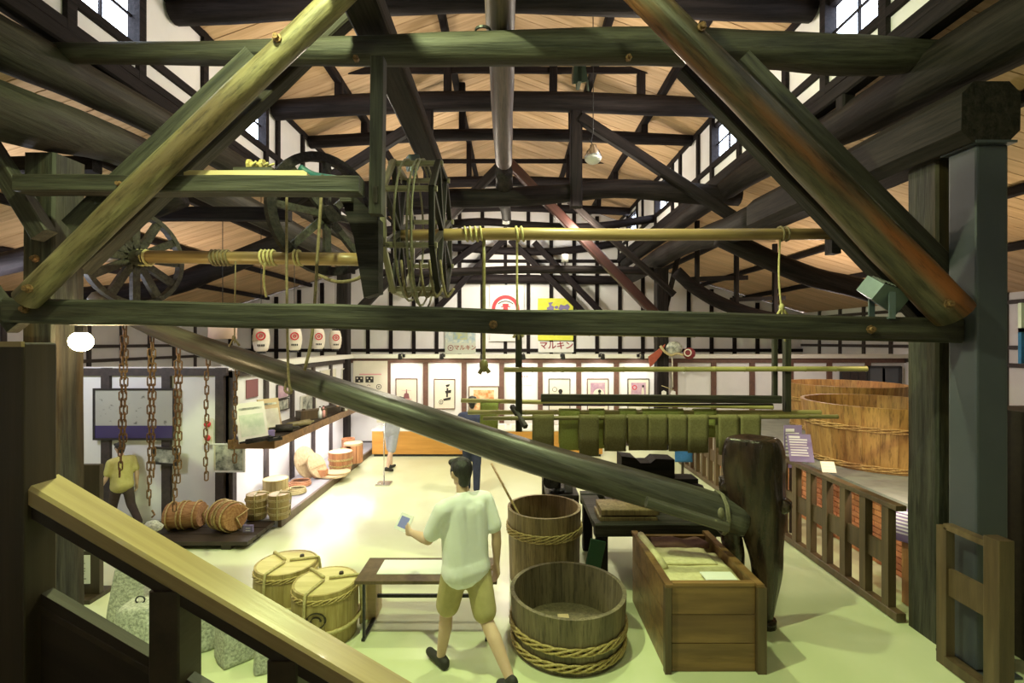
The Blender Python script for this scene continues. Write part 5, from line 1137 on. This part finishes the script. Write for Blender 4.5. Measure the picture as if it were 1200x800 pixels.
obj('reflector', MB().lathe([(0.13, -0.02), (0.125, 0.0), (0.10, 0.07), (0.05, 0.13), (0.045, 0.17), (0, 0.18), (0, 0.17), (0.04, 0.16), (0.045, 0.125), (0.095, 0.06), (0.12, -0.01)], 24, T(c)).mesh('reflector', True), m_chrome, pe)
obj('glass_bowl', MB().lathe([(0.128, -0.02), (0.12, -0.06), (0.08, -0.10), (0, -0.115)], 24, T(c)).mesh('glass_bowl', True), m_white, pe)
tubeobj('cord', [c + Vector((0, 0, 0.17)), c + Vector((-0.06, 0, 0.27)), c + Vector((0, 0, 0.36)), Vector((c.x, c.y, roofz(c.x) - 0.05))], 0.007, m_black, pe, 6, 2)
for c, l in ((P(588, 180, 7.55), 'white cylinder spotlight under the end of the ridge log'), (P(593, 258, 11.6), 'white cylinder spotlight on the far log end'), (P(662, 303, 11.7), 'white cylinder spotlight standing on the straight lit pole')):
    t = thing('cylinder_spotlight', l, 'lamp', c); obj('shell', MB().lathe([(0.0, 0.10), (0.085, 0.10), (0.085, -0.08), (0.07, -0.08), (0.07, -0.03), (0, -0.03)], 20, T(c)).mesh('shell', True), m_white, t)
    tubeobj('stem', [c + Vector((0, 0, 0.09)), c + Vector((0, 0, 0.19))] if c.y < 11.65 else [c + Vector((0, 0, -0.05)), c + Vector((0, 0, -0.16))], 0.02, m_black, t, 6, 1)
# floodlights
def flood(label, c, yaw, pitch, s=1.0):
    t = thing('floodlight', label, 'lamp', c); M = T(c) @ RX(radians(28)) @ RZ(yaw) @ RY(pitch) @ Matrix.Scale(s, 4)
    obj('housing', MB().prism([(-0.13, -0.06), (-0.13, 0.08), (0.10, 0.10), (0.15, 0.10), (0.15, -0.10), (0.10, -0.10)], 0.20, M).mesh('housing'), m_lampgrey, t)
    for i in range(7): obj('vent_slot', MB().box((-0.10 + 0.035 * i, 0, 0.096 if i > 4 else 0.089 + 0.002 * i), (0.018, 0.15, 0.012), M).mesh('vent_slot'), m_black, t)
    obj('lens', MB().box((0.152, 0, 0), (0.008, 0.17, 0.16), M).mesh('lens'), m_cream, t)
    obj('hood', MB().box((0.20, 0, 0.105), (0.14, 0.20, 0.008), M).mesh('hood'), m_lampgrey, t)
    obj('yoke', MB().box((0, -0.11, -0.10), (0.05, 0.012, 0.22), T(c) @ Matrix.Scale(s, 4)).box((0, 0.11, -0.10), (0.05, 0.012, 0.22), T(c) @ Matrix.Scale(s, 4)).box((0, 0, -0.205), (0.05, 0.22, 0.012), T(c) @ Matrix.Scale(s, 4)).mesh('yoke'), m_lampgrey, t)
    return t
flood('grey vented floodlight clamped on the end of the cross bar', P(1033, 344, 3.98), 0.0, radians(22))
flood('small floodlight fixed under the broad flat beam near the drum', P(484, 190, 6.75), radians(120), radians(30), 0.8)
flood('small floodlight hung behind the long tie log near the ridge log', Vector((0.65, 4.72, 5.26)), 0.0, radians(80), 0.7)
# straw and lantern decoration on the ledge column
dc_ = P(787, 413, 11.55)
de = thing('festive_ornament', 'festive ornament of a red lantern, grey drum and straw twist on the ledge column', 'ornament', dc_)
obj('red_lantern', MB().sphere(dc_ + Vector((0.42, 0, -0.02)), (0.15, 0.12, 0.14)).mesh('red_lantern', True), nmat('dark red paper', (0.22, 0.02, 0.025), None, (3, 3, 3), 0.6), de)
obj('white_ring', ring(MB(), dc_ + Vector((0.34, -0.13, 0.0)), 0.09, 0.025, 0.01).mesh('white_ring'), m_cream, de)
obj('grey_drum', MB().sphere(dc_ + Vector((0.06, 0, 0.10)), (0.20, 0.14, 0.17)).mesh('grey_drum', True), m_photo, de)
obj('red_tail', MB().prism([(0, 0), (0.22, 0.16), (0.40, 0.30), (0.30, 0.05), (0.10, -0.20), (0.04, -0.24)], 0.05, T(dc_ + Vector((-0.56, -0.02, -0.10)))).mesh('red_tail'), nmat('faded vermilion', (0.40, 0.09, 0.05), (0.30, 0.07, 0.04), (9, 9, 9), 0.7), de)
tubeobj('straw_twist', [dc_ + Vector((-0.30, -0.1, 0.16)), dc_ + Vector((-0.20, -0.14, 0.02)), dc_ + Vector((-0.05, -0.14, -0.06)), dc_ + Vector((0.10, -0.1, -0.02)), dc_ + Vector((0.24, -0.12, -0.06))], 0.03, m_rope, de, 7)
tubeobj('cord', [dc_ + Vector((-0.02, -0.1, -0.06)), dc_ + Vector((0.0, -0.1, -0.82))], 0.012, m_cream, de, 6, 1)
for dx in (-0.22, 0.0): obj('paper_streamer', MB().prism([(-0.05, -0.26), (0.06, -0.26), (0.06, 0.0), (0.0, 0.03), (-0.05, 0.0)], 0.008, T(dc_ + Vector((dx, -0.1, -0.92)))).mesh('paper_streamer'), m_paper, de)
tubeobj('cord', [dc_ + Vector((-0.27, -0.1, -0.78)), dc_ + Vector((0.02, -0.1, -0.88))], 0.008, m_rope, de, 5, 1)

# ------------------------------------------------------------------ side display: platform, shelf and what is on them
ZP = 0.12
dp = thing('display_platform', 'long low grey display platform with a wooden edge along the side partition', 'platform', (-3.7, 9.4, 0))
boxobj('deck', (-3.665, 9.42, 0.055), (0.72, 5.2, 0.11), nmat('grey platform lino', (0.30, 0.29, 0.33), (0.34, 0.33, 0.37), (5, 5, 5), 0.5), dp)
boxobj('edge_board', (-3.275, 9.42, 0.06), (0.05, 5.2, 0.12), m_fence, dp)
fp = thing('front_platform', 'dark low bench of planks below the hanging chains', 'platform', (-4.5, 6.6, 0))
for i, y in enumerate((6.18, 6.42, 6.66)): boxobj('plank', (-4.20, y, 0.085), (1.76, 0.225, 0.05), m_raildark, fp)
for x in (-4.95, -3.6): boxobj('sleeper', (x, 6.42, 0.03), (0.12, 0.66, 0.06), m_raildark, fp)
def at(px, py, z=ZP): return G(px, py, z)
def straw_keg(label, loc, yaw, r=0.17, L=0.42):
    M = T((loc.x, loc.y, 0.11 + r + 0.012)) @ RZ(yaw) @ RY(pi / 2) @ T((0, 0, -L / 2)); t = thing('straw_keg', label, 'keg', M=M)
    prof = [(0, 0), (r * 0.90, 0)] + [(r * (0.94 + 0.06 * sin(pi * i / 10)), L * i / 10) for i in range(11)] + [(r * 0.9, L), (0, L)]
    obj('straw_body', MB().lathe(prof, 24, M).mesh('straw_body', True), m_straw, t)
    for z in (0.05, L * 0.42, L * 0.55, L - 0.05): rope_ring(t, M, r * 0.99, z, 0.011, m_hoop)
    for a in (0.4, 1.9): tubeobj('rope', [M @ RZ(a) @ Vector(p) for p in ((0.0, 0, -0.012), (r * 0.9, 0, -0.012), (r + 0.012, 0, 0.04), (r + 0.014, 0, L / 2), (r + 0.012, 0, L - 0.04), (r * 0.9, 0, L + 0.012), (0, 0, L + 0.012))], 0.010, m_hoop, t, 6, 3)
    return t
straw_keg('straw wrapped keg lying on the dark bench under the long chain', Vector((P(217, 0, 6.5).x, 6.5, 0)), 0.15)
straw_keg('straw wrapped keg lying on the dark bench next to the upright kegs', Vector((P(266, 0, 6.45).x, 6.45, 0)), -0.45, 0.18, 0.36)
for px, l, mk in ((301, 'small upright keg with a leaf mark tied with yellow-green rope', True), (327, 'small upright keg with yellow-green rope at the platform end', False)):
    q = Vector((P(px, 0, 6.88).x, 6.88, ZP if px > 310 else ZP)); M = T(q)
    t = tub('small_keg', l, 'keg', q, 0.128, 0.138, 0.34, 14, 0.016, m_keg, [0.08, 0.27], m_rope, 0.03, 0.006, m_lid, None, M, 0.009)
    rope_ring(t, M, 0.138, 0.17, 0.010, m_bamboo)
    for a in (-1.3, 0.3, 1.8): tubeobj('rope', [M @ RZ(a) @ Vector(p) for p in ((0.142, 0, 0.02), (0.150, 0, 0.17), (0.155, 0, 0.33), (0.10, 0, 0.352), (0, 0, 0.352))], 0.010, m_bamboo, t, 6, 3)
    if mk: obj('leaf_mark', ring(MB(), (0, 0, 0), 0.045, 0.012, 0.006, 16, 0, 5).mesh('leaf_mark'), m_bamboo, t, M @ T((0.04, -0.148, 0.19)))
def smalltub(name, label, px, py, rb, rt, h, mat, hoops, lid=None, n=14):
    q = at(px, py); q.x = max(-3.9, q.x); return tub(name, label, 'tub', q, rb, rt, h, n, 0.016, mat, hoops, m_hoop, 0.03, 0, lid, None, T(q), 0.009)
smalltub('lidded_tub', 'round cedar tub with a pale flat lid behind the upright kegs', 323, 582, 0.18, 0.19, 0.30, m_keg, [0.12], m_lid)
smalltub('cedar_tub', 'red cedar tub with a thin rope in front of the red cedar stool', 399, 550, 0.20, 0.23, 0.36, m_redcedar, [0.10, 0.22], m_lid)
smalltub('cedar_tub', 'slim red cedar tub at the far end of the display platform', 408, 535, 0.13, 0.14, 0.40, m_redcedar, [0.2], None)
q = at(414, 541)
t = thing('cedar_stool', 'red cedar log stool with an arched opening and pale top', 'stool', q)
obj('seat', MB().lathe([(0, 0.36), (0.19, 0.36), (0.19, 0.40), (0, 0.40)], 24, T(q)).mesh('seat'), m_lid, t)
for a in range(10):
    if a in (7,): continue
    obj('slat', MB().box((0.17, 0, 0.18), (0.03, 0.105, 0.36)).mesh('slat'), m_redcedar, t, T(q) @ RZ(2 * pi * a / 10))
for i, (dx, dz, tl, rr) in enumerate(((0.0, 0.0, 20, 0.30), (0.07, 0.0, 26, 0.24))):
    q = at(362, 559); l = ['large round cedar lid leaning on the side wall', 'smaller cedar lid leaning on the large round lid'][i]
    Mq = T((q.x - 0.05 + 0.20 * i, q.y, ZP + rr * cos(radians(tl)))) @ RZ(radians(-12)) @ RY(radians(90 - tl)); t = thing('round_lid', l, 'lid', M=Mq)
    obj('disc', MB().lathe([(0, -0.014), (rr, -0.014), (rr, 0.014), (0, 0.014)], 32, Mq).mesh('disc'), m_lid, t)
    obj('batten', MB().box((0, 0, 0.022), (0.05, rr * 1.7, 0.016), Mq).mesh('batten'), m_lid, t)
for i in range(2):
    q = at(398, 557); t = thing('round_lid', ['lower flat cedar lid lying on the platform', 'upper flat cedar lid lying across another lid'][i], 'lid', q + Vector((0.05 * i - 0.1, 0.08 * i, 0.032 * i)))
    obj('disc', MB().lathe([(0, 0.002), (0.24 - 0.02 * i, 0.002), (0.24 - 0.02 * i, 0.03), (0, 0.03)], 32, T(q + Vector((0.05 * i - 0.1, 0.08 * i, 0.032 * i)))).mesh('disc'), m_lid, t)
q = at(376, 559); tag(boxobj('cedar_block', q + Vector((0, 0, 0.075)), (0.22, 0.14, 0.15), m_redcedar, None, T((0, 0, 0)), 0.006), 'small red cedar box in front of the round lids', 'box')
for i, (px, py, rr, l) in enumerate(((350, 568, 0.20, 'flat coil of split bamboo hoop on the platform'), (346, 577, 0.17, 'loose coil of pale cord before the bamboo hoop coil'))):
    q = at(px, py); t = thing('hoop_coil', l, 'coil', q)
    for j in range(5): tubeobj('turn', [q + Vector((cos(2 * pi * a / 20) * (rr - 0.012 * j) + 0.01 * j, sin(2 * pi * a / 20) * (rr - 0.02 * j), 0.014 + 0.016 * j)) for a in range(20)], 0.011, m_redcedar if i == 0 else m_rope, t, 6, 1, True)
n_ = thing('small_sign', 'small dark violet label on a stand before the dark bench', 'sign', G(292, 632))
q = G(292, 632); boxobj('foot', q + Vector((0, 0, 0.025)), (0.20, 0.14, 0.05), m_near, n_); boxobj('card', q + Vector((0, -0.02, 0.12)), (0.13, 0.02, 0.16), m_violet, n_)
for j in range(3): boxobj('text_line', q + Vector((0, -0.032, 0.16 - 0.03 * j)), (0.06, 0.003, 0.008), m_greyink, n_)
# wall shelf
ZH = 1.22
sh_ = thing('wall_shelf', 'long wooden shelf on the side partition above the display platform', 'shelf', (-3.75, 9.2, 1.1))
boxobj('board', (-3.72, 9.25, 1.20), (0.66, 4.7, 0.04), m_raildark, sh_); boxobj('fascia', (-3.40, 9.25, 1.155), (0.03, 4.7, 0.13), m_box, sh_); boxobj('fascia', (-3.72, 6.91, 1.155), (0.66, 0.03, 0.13), m_box, sh_)
tb = thing('tube_light', 'fluorescent tube fitting hidden beneath the long wall shelf', 'lamp', (-3.95, 9.2, 1.14))
for y in (7.8, 9.2, 10.6):
    obj('tube', MB().tube([(-3.6, y - 0.6, 1.135), (-3.6, y + 0.6, 1.135)], 0.013, 8).mesh('tube'), m_tubeglow, tb); boxobj('fitting', (-3.6, y, 1.164), (0.06, 1.25, 0.03), m_white, tb)
    light('tube_glow', 'AREA', (-3.6, y, 1.11), (-3.75, y, 0), 20, (1.0, 0.95, 0.92), (0.06, 1.2))
def lean_picture(label, px, py, w, h, mp2, bm_):
    q = G(px, py, ZH); M = T((q.x, q.y, ZH + 0.002)) @ RZ(radians(58)) @ RX(radians(-14)); t = thing('leaning_picture', label, 'picture', M=M)
    obj('board', MB().box((0, 0, h / 2), (w, 0.02, h)).mesh('board'), bm_, t, M); obj('print', MB().box((0, -0.012, h * 0.42), (w * 0.82, 0.004, h * 0.55)).mesh('print'), mp2, t, M); obj('caption', MB().box((0, -0.012, h * 0.84), (w * 0.78, 0.004, 0.03)).mesh('caption'), m_photo, t, M)
lean_picture('pale green framed drawing leaning on the shelf end', 298, 517, 0.42, 0.55, nmat('pale green drawing', (0.50, 0.60, 0.46), (0.70, 0.74, 0.62), (7, 7, 7), 0.5), m_ledge)
lean_picture('cream framed drawing leaning behind the green one on the shelf', 319, 506, 0.34, 0.52, nmat('pale drawing', (0.62, 0.62, 0.46), (0.74, 0.72, 0.58), (7, 7, 7), 0.5), m_lid)
def roller(label, px, py, L, r, yaw, mat):
    q = G(px, py, ZH); t = thing('wooden_roller', label, 'tool', (q.x, q.y, ZH)); M = T((q.x, q.y, ZH + r + 0.001)) @ RZ(yaw) @ RY(pi / 2)
    obj('barrel', MB().lathe([(0, -L / 2), (r, -L / 2), (r, L / 2), (0, L / 2)], 14, M).mesh('barrel', True), mat, t)
    for s in (-1, 1): obj('handle', MB().lathe([(0, 0), (r * 0.4, 0), (r * 0.35, 0.09), (0, 0.1)], 10, M @ T((0, 0, s * L / 2)) @ (RX(pi) if s < 0 else I4)).mesh('handle'), mat, t)
roller('dark wooden roller at the very end of the shelf', 303, 518, 0.34, 0.035, 1.0, m_timber); roller('short fat wooden roller in the middle of the shelf', 333, 506, 0.24, 0.06, 0.4, m_near); roller('long olive roller tool on the shelf before the plane', 350, 500, 0.42, 0.05, 1.1, m_bamboodk)
def blocktool(name, label, px, py, d_, mat, extra=True):
    q = G(px, py, ZH); t = thing(name, label, 'tool', (q.x, q.y, ZH)); M = T((q.x, q.y, ZH)) @ RZ(0.9)
    obj('body', MB().box((0, 0, d_[2] / 2 + 0.001), d_, M).mesh('body'), mat, t)
    if extra: obj('blade', MB().box((d_[0] * 0.15, 0, d_[2] + 0.02), (0.02, d_[1] * 0.7, 0.05), M @ RY(0.5)).mesh('blade'), m_black, t); obj('grip', MB().box((-d_[0] * 0.3, 0, d_[2] + 0.015), (0.05, 0.03, 0.03), M).mesh('grip'), mat, t)
blocktool('cooper_plane', 'large brown cooper plane on the shelf', 365, 490, (0.5, 0.2, 0.16), m_fence); blocktool('cooper_plane', 'small dark plane farther along the shelf', 386, 484, (0.36, 0.16, 0.12), m_raildark)
blocktool('violet_tag', 'small violet label block on the shelf beside the rollers', 317, 512, (0.10, 0.06, 0.10), m_violet, False); blocktool('iron_tool', 'black iron tool lying at the shelf edge', 322, 516, (0.18, 0.08, 0.04), m_black)
for i, (px, py) in enumerate(((375, 490), (379, 489), (396, 483), (402, 482), (405, 481))):
    q = G(px, py, ZH); t = thing('small_bottle', ['small pale bottle in front of the large plane', 'second small bottle in front of the large plane', 'red labelled bottle past the small plane', 'dark bottle near the far shelf end', 'white bottle at the far shelf end'][i], 'bottle', (q.x, q.y, ZH))
    mt_ = [m_greyink, m_pinkink, m_redcedar, m_raildark, m_paper][i]
    obj('glass', MB().lathe([(0, 0.001), (0.035, 0.001), (0.035, 0.12), (0.014, 0.16), (0.014, 0.20), (0, 0.20)], 12, T((q.x, q.y, ZH))).mesh('glass', True), mt_, t); obj('cap', MB().lathe([(0, 0.2), (0.017, 0.2), (0.017, 0.22), (0, 0.22)], 10, T((q.x, q.y, ZH))).mesh('cap'), m_black, t)
def sidewall(px, py): 
    Y = 4.075 * F / (600 - px); return P(px, py, Y)
tag(boxobj('maroon_notice', sidewall(295.5, 455), (0.014, 0.34, 0.28), m_maroonp), 'plain maroon notice on the side partition above the shelf', 'sign')
for px, py, w, h, m_, l in ((331, 458, 0.44, 0.26, m_pinkprint, 'upper mauve photo mounted over another photo on the side partition'), (331, 474, 0.44, 0.20, m_photo, 'lower grey photo mounted under the mauve photo'), (361, 474, 0.70, 0.42, m_cream, 'cream chart with dark side notes on the side partition'), (384, 446, 0.9, 0.50, m_cream, 'cream chart high on the side partition beyond the lever'), (403, 440, 0.34, 0.36, m_ink, 'black brush calligraphy sheet next to the far column')):
    c = sidewall(px, py); picture(l, c, w, h, SIDE, m_ if m_ != m_cream else m_photo if px == 361 else None, m_framedk if px == 331 else m_ledge, (), m_cream, 0.1, 0.015)
# stand sign on the floor
q = G(450, 567); ss = thing('stand_sign', 'thin metal sign stand with a square foot on the cream floor', 'stand', q)
boxobj('foot', q + Vector((0, 0, 0.01)), (0.26, 0.26, 0.02), m_chrome, ss); tubeobj('pole', [q + Vector((0, 0, 0.02)), q + Vector((0, 0, 1.15))], 0.012, m_chrome, ss, 8, 1); boxobj('plate', q + Vector((0, -0.01, 1.22)), (0.26, 0.012, 0.18), m_cream, ss)
# things at the dim end of the vat aisle
wb_ = thing('wall_sign', 'white sign board with a blue lower part in the dim aisle behind the steel column', 'sign', P(1193, 392, 4.62))
boxobj('board', P(1217, 372, 4.62), (0.36, 0.03, 0.28), m_paper, wb_); boxobj('blue_board', P(1217, 405, 4.62), (0.36, 0.03, 0.34), m_bluecloth, wb_); boxobj('post', (P(1217, 500, 4.66).x, 4.66, 1.4), (0.06, 0.04, 2.8), m_raildark, wb_)
cb = thing('dark_aisle_filler', 'tall dark cabinet shape added to darken the dim aisle behind the steel column', 'cabinet', (4.6, 4.15, 0))  # made-up cabinet, added as a dark mass for the unlit aisle
boxobj('carcass', (4.62, 4.17, 1.02), (0.84, 0.42, 2.04), m_raildark, cb)
for x in (4.42, 4.82):
    dd = boxobj('door', (x, 3.95, 1.05), (0.38, 0.025, 1.86), m_newel, cb); boxobj('handle', (x + (0.14 if x < 4.6 else -0.14), 3.93, 1.1), (0.02, 0.025, 0.12), m_black, dd)
#--SECTION6--
# ------------------------------------------------------------------ visitors
def capsule(b, p0, p1, r0, r1, n=14, m=4):
    p0, p1 = Vector(p0), Vector(p1); d = p1 - p0; L = d.length
    if L < 1e-5: d = Vector((0, 0, 1)); L = 1e-5
    q = d.to_track_quat('Z', 'Y').to_matrix().to_4x4(); M = T(p0) @ q
    prof = [(r0 * cos(pi / 2 * i / m), -r0 * sin(pi / 2 * i / m)) for i in range(m, -1, -1)] + [(r1 * cos(pi / 2 * i / m), L + r1 * sin(pi / 2 * i / m)) for i in range(m + 1)]
    prof[0] = (0, -r0); prof[-1] = (0, L + r1)
    b.lathe(prof, n, M)
def organic(name, b, voxel, it=4):
    me = b.mesh(name); me = modmesh(me, ('REMESH', {'mode': 'VOXEL', 'voxel_size': voxel}), ('SMOOTH', {'iterations': it, 'factor': 0.5}))
    me.polygons.foreach_set('use_smooth', [True] * len(me.polygons)); return me
def person(label, loc, yaw, height, legs, arms, shirt, trousers, trouser_len, lean=0.0, voxel=0.012, hand_curl=0.6, shoes=None, head_turn=0.0, sleeve=0.55, group=None):
    """legs / arms: (swing, bend) in degrees for each side, swing forward positive. Local +Y is forwards."""
    S = height / 1.75; M = T(loc) @ RZ(yaw); t = thing('person', label, 'person', M=M, group=group)
    R = radians; body = MB(); sh = MB(); tr = MB(); sos = []
    hips = []; low = 1e9; feet = []
    lean_m = RX(-R(lean))
    for s, (sw, bd) in zip((-1, 1), legs):
        hip = Vector((0.09 * s, 0, 0)); d1 = Vector((0, sin(R(sw)), -cos(R(sw)))); knee = hip + d1 * 0.44
        d2 = Vector((0, sin(R(sw - bd)), -cos(R(sw - bd)))); ank = knee + d2 * 0.42
        fd = Vector((0.12 * s, cos(R((sw - bd) * 0.6)), sin(R((sw - bd) * 0.6)))).normalized(); heel = ank + Vector((0, 0, -0.045)) - fd * 0.05; toe = ank + Vector((0, 0, -0.055)) + fd * 0.16
        feet.append((hip, knee, ank, heel, toe)); low = min(low, heel.z - 0.03, toe.z - 0.025)
    z0 = -low
    up = Vector((0, 0, z0))
    for (hip, knee, ank, heel, toe) in feet:
        hip, knee, ank, heel, toe = (p + up for p in (hip, knee, ank, heel, toe))
        mid = knee.lerp(ank, 0.35) + Vector((0, -0.012, 0))
        capsule(body, hip, knee, 0.082, 0.055); capsule(body, knee, mid, 0.052, 0.056); capsule(body, mid, ank, 0.055, 0.036); capsule(body, ank, heel, 0.036, 0.033); capsule(body, heel, toe, 0.034, 0.026)
        if trouser_len < 1.0:
            end = hip.lerp(knee, trouser_len / 0.5 * 0.92 if trouser_len < 0.5 else 1.0); capsule(tr, hip, end, 0.112, 0.098)
        else: capsule(tr, hip, knee, 0.105, 0.078); capsule(tr, knee, ank + Vector((0, 0, 0.02)), 0.078, 0.062)
        so = MB(); sos.append(so)
        capsule(so, heel + Vector((0, 0, 0.004)), toe + Vector((0, 0, 0.002)), 0.042, 0.036); capsule(so, heel + Vector((0, 0, 0.02)), ank + Vector((0, 0, -0.01)), 0.042, 0.042)
    pv = up
    def tp(x, y, z): return pv + (lean_m @ Vector((x, y, z)))
    capsule(body, tp(-0.07, 0, 0.02), tp(0.07, 0, 0.02), 0.105, 0.105); capsule(body, tp(0, 0, 0.05), tp(0, 0, 0.22), 0.115, 0.115)
    for s in (-1, 1): capsule(body, tp(0.055 * s, 0, 0.2), tp(0.075 * s, 0, 0.42), 0.095, 0.085)
    capsule(body, tp(-0.15, -0.01, 0.47), tp(0.15, -0.01, 0.47), 0.062, 0.062); capsule(body, tp(0, -0.005, 0.5), tp(0, 0.015, 0.60), 0.052, 0.050)
    capsule(tr, tp(-0.065, 0, 0.0), tp(0.065, 0, 0.0), 0.122, 0.122); capsule(tr, tp(-0.05, 0, 0.06), tp(0.05, 0, 0.06), 0.118, 0.118)
    capsule(sh, tp(-0.055, 0, -0.03), tp(0.055, 0, -0.03), 0.152, 0.152)
    capsule(sh, tp(0, 0, 0.02), tp(0, 0, 0.40), 0.14, 0.118)
    for s in (-1, 1): capsule(sh, tp(0.06 * s, 0, 0.04), tp(0.085 * s, 0, 0.42), 0.136, 0.116)
    capsule(sh, tp(-0.155, -0.01, 0.468), tp(0.155, -0.01, 0.468), 0.078, 0.078); capsule(sh, tp(0, -0.01, 0.49), tp(0, 0.0, 0.52), 0.075, 0.066)
    hands = []
    for s, (sw, bd, out) in zip((-1, 1), arms):
        sho = tp(0.195 * s, -0.01, 0.455); d1 = lean_m @ Vector((s * sin(R(out)), sin(R(sw)) * cos(R(out)), -cos(R(sw)) * cos(R(out)))); el = sho + d1 * 0.28
        d2 = lean_m @ Vector((s * sin(R(out)) * 0.3, sin(R(sw + bd)), -cos(R(sw + bd)))).normalized(); wr = el + d2 * 0.25
        capsule(body, sho, el, 0.052, 0.040); capsule(body, el, el.lerp(wr, 0.35), 0.040, 0.042); capsule(body, el.lerp(wr, 0.35), wr, 0.041, 0.026)
        capsule(sh, sho, sho.lerp(el, sleeve / 0.55 * 0.75), 0.078, 0.070)
        side = Vector((-s, 0, 0)); side = (side - d2 * side.dot(d2)).normalized(); nrm = d2.cross(side).normalized()
        if nrm.y < 0: nrm = -nrm                         # across the palm: index finger forward
        palm = wr + d2 * 0.085
        for k in range(4): capsule(body, wr + nrm * (0.014 - 0.009 * k), palm + nrm * (0.030 - 0.020 * k), 0.018, 0.013)
        for k, fl in enumerate((0.072, 0.080, 0.074, 0.058)):
            base = palm + nrm * (0.031 - 0.0205 * k); dd = d2; p = base
            for seg in range(3):
                dd = (dd + side * hand_curl * 0.55).normalized(); q = p + dd * fl / 2.6; capsule(body, p, q, 0.0098 - 0.0008 * seg, 0.0092 - 0.0008 * seg, 8, 3); p = q
        p = wr + d2 * 0.03 + nrm * 0.024; q = p + (d2 * 0.6 + nrm * 0.8).normalized() * 0.042; capsule(body, p, q, 0.0135, 0.0115, 8, 3); capsule(body, q, q + (d2 * 0.9 + side * 0.4).normalized() * 0.032, 0.0112, 0.0095, 8, 3)
        hands.append((palm, d2, nrm, side))
    hc = tp(0, 0.03, 0.70); hm = T(hc) @ RZ(R(head_turn))
    body.sphere(hc + Vector((0, -0.008, 0.018)), (0.074, 0.092, 0.10), 18, 12)
    body.add([(hm @ Vector(p)) for p in ()], [])
    def hp(x, y, z): return hm @ Vector((x, y, z))
    capsule(body, hp(0, 0.030, -0.06), hp(0, 0.045, -0.075), 0.048, 0.034); capsule(body, hp(0, 0.085, 0.018), hp(0, 0.103, -0.018), 0.010, 0.015)
    for s in (-1, 1): capsule(body, hp(0.076 * s, -0.008, 0.018), hp(0.077 * s, -0.004, -0.02), 0.017, 0.012); capsule(body, hp(0.03 * s, 0.066, 0.034), hp(0.012 * s, 0.072, 0.036), 0.014, 0.012)
    hair = MB(); hair.sphere(hp(0, -0.016, 0.045), (0.086, 0.100, 0.092), 20, 12); capsule(hair, hp(0, -0.055, 0.02), hp(0, -0.052, -0.055), 0.066, 0.048)
    for s in (-1, 1): capsule(hair, hp(0.072 * s, 0.02, 0.03), hp(0.074 * s, 0.015, -0.005), 0.016, 0.012)
    capsule(hair, hp(-0.05, 0.06, 0.085), hp(0.05, 0.06, 0.085), 0.028, 0.028)
    Ms = M @ Matrix.Scale(S, 4)
    v = voxel / S
    obj('body', organic('body', body, v * 0.72, 3), m_skin, t, Ms)
    obj('trousers', organic('trousers', tr, v, 5), trousers, t, Ms); obj('shirt', organic('shirt', sh, v, 5), shirt, t, Ms); obj('hair', organic('hair', hair, v * 0.8, 3), m_hair, t, Ms); [obj('shoe', organic('shoe', q_, v, 3), shoes or m_ink, t, Ms) for q_ in sos]
    for s in (-1, 1):
        ey = obj('eye', MB().sphere(hp(0.030 * s, 0.074, 0.022), (0.012, 0.008, 0.008), 10, 6).mesh('eye', True), m_paper, t, Ms); obj('iris', MB().sphere(hp(0.030 * s, 0.0805, 0.022), (0.005, 0.004, 0.006), 8, 6).mesh('iris', True), m_ink, ey, Ms)
        obj('eyebrow', MB().tube([hp(0.014 * s, 0.088, 0.043), hp(0.030 * s, 0.086, 0.048), hp(0.044 * s, 0.076, 0.043)], 0.004, 5).mesh('eyebrow'), m_hair, t, Ms)
    obj('mouth', MB().tube([hp(-0.020, 0.078, -0.052), hp(0, 0.086, -0.050), hp(0.020, 0.078, -0.052)], 0.0055, 6).mesh('mouth', True), nmat('lips', (0.42, 0.18, 0.15), None, (3, 3, 3), 0.5), t, Ms)
    return t, [(Ms @ h[0], (Ms.to_3x3() @ h[1]).normalized(), (Ms.to_3x3() @ h[2]).normalized()) for h in hands]
man, mh = person('person in a white shirt and khaki shorts walking past the low display table', Vector((-0.36, 3.78, 0)), radians(38), 1.72, ((20, 8), (-20, 26)), ((28, 62, 14), (-14, 22, 12)), m_shirt, m_khaki, 0.46, 4, 0.012, 0.7, m_ink, 0)
pp, pd, pn = mh[0]
lf = thing('leaflet', 'folded blue and white leaflet held by the person in the white shirt', 'leaflet', pp)
M, _ = frame(pp + pd * 0.03, pp + pd * 0.03 + pd); M = M @ RX(0.6)
obj('sheet', MB().box((0.06, 0, 0.05), (0.20, 0.006, 0.14), M).mesh('sheet'), m_paper, lf); obj('blue_panel', MB().box((0.06, 0, 0.05), (0.13, 0.010, 0.09), M).mesh('blue_panel'), nmat('violet blue print', (0.22, 0.24, 0.60), None, (3, 3, 3), 0.6), lf)
person('person in navy clothes standing on the cream floor facing the picture wall', Vector((-0.69, 8.35, 0)), 0.0, 1.65, ((5, 4), (-5, 4)), ((6, 14, 8), (8, 30, 8)), m_navy, m_navy, 1.0, 3, 0.016, 0.6)
person('person in a grey top and grey shorts bending toward the orange counter', Vector((P(459, 0, 9.9).x, 9.9, 0)), radians(-25), 1.52, ((8, 4), (-14, 8)), ((40, 45, 8), (46, 40, 8)), m_grey, m_grey, 0.5, 24, 0.016, 0.6)
person('child in a dull yellow top beside the chains near the plaster wall', Vector((P(143, 0, 6.75).x, 6.75, 0.0)), radians(70), 1.22, ((16, 6), (-16, 20)), ((14, 25, 8), (-14, 20, 8)), m_yellowcloth, m_browncloth, 1.0, 3, 0.014, 0.6)
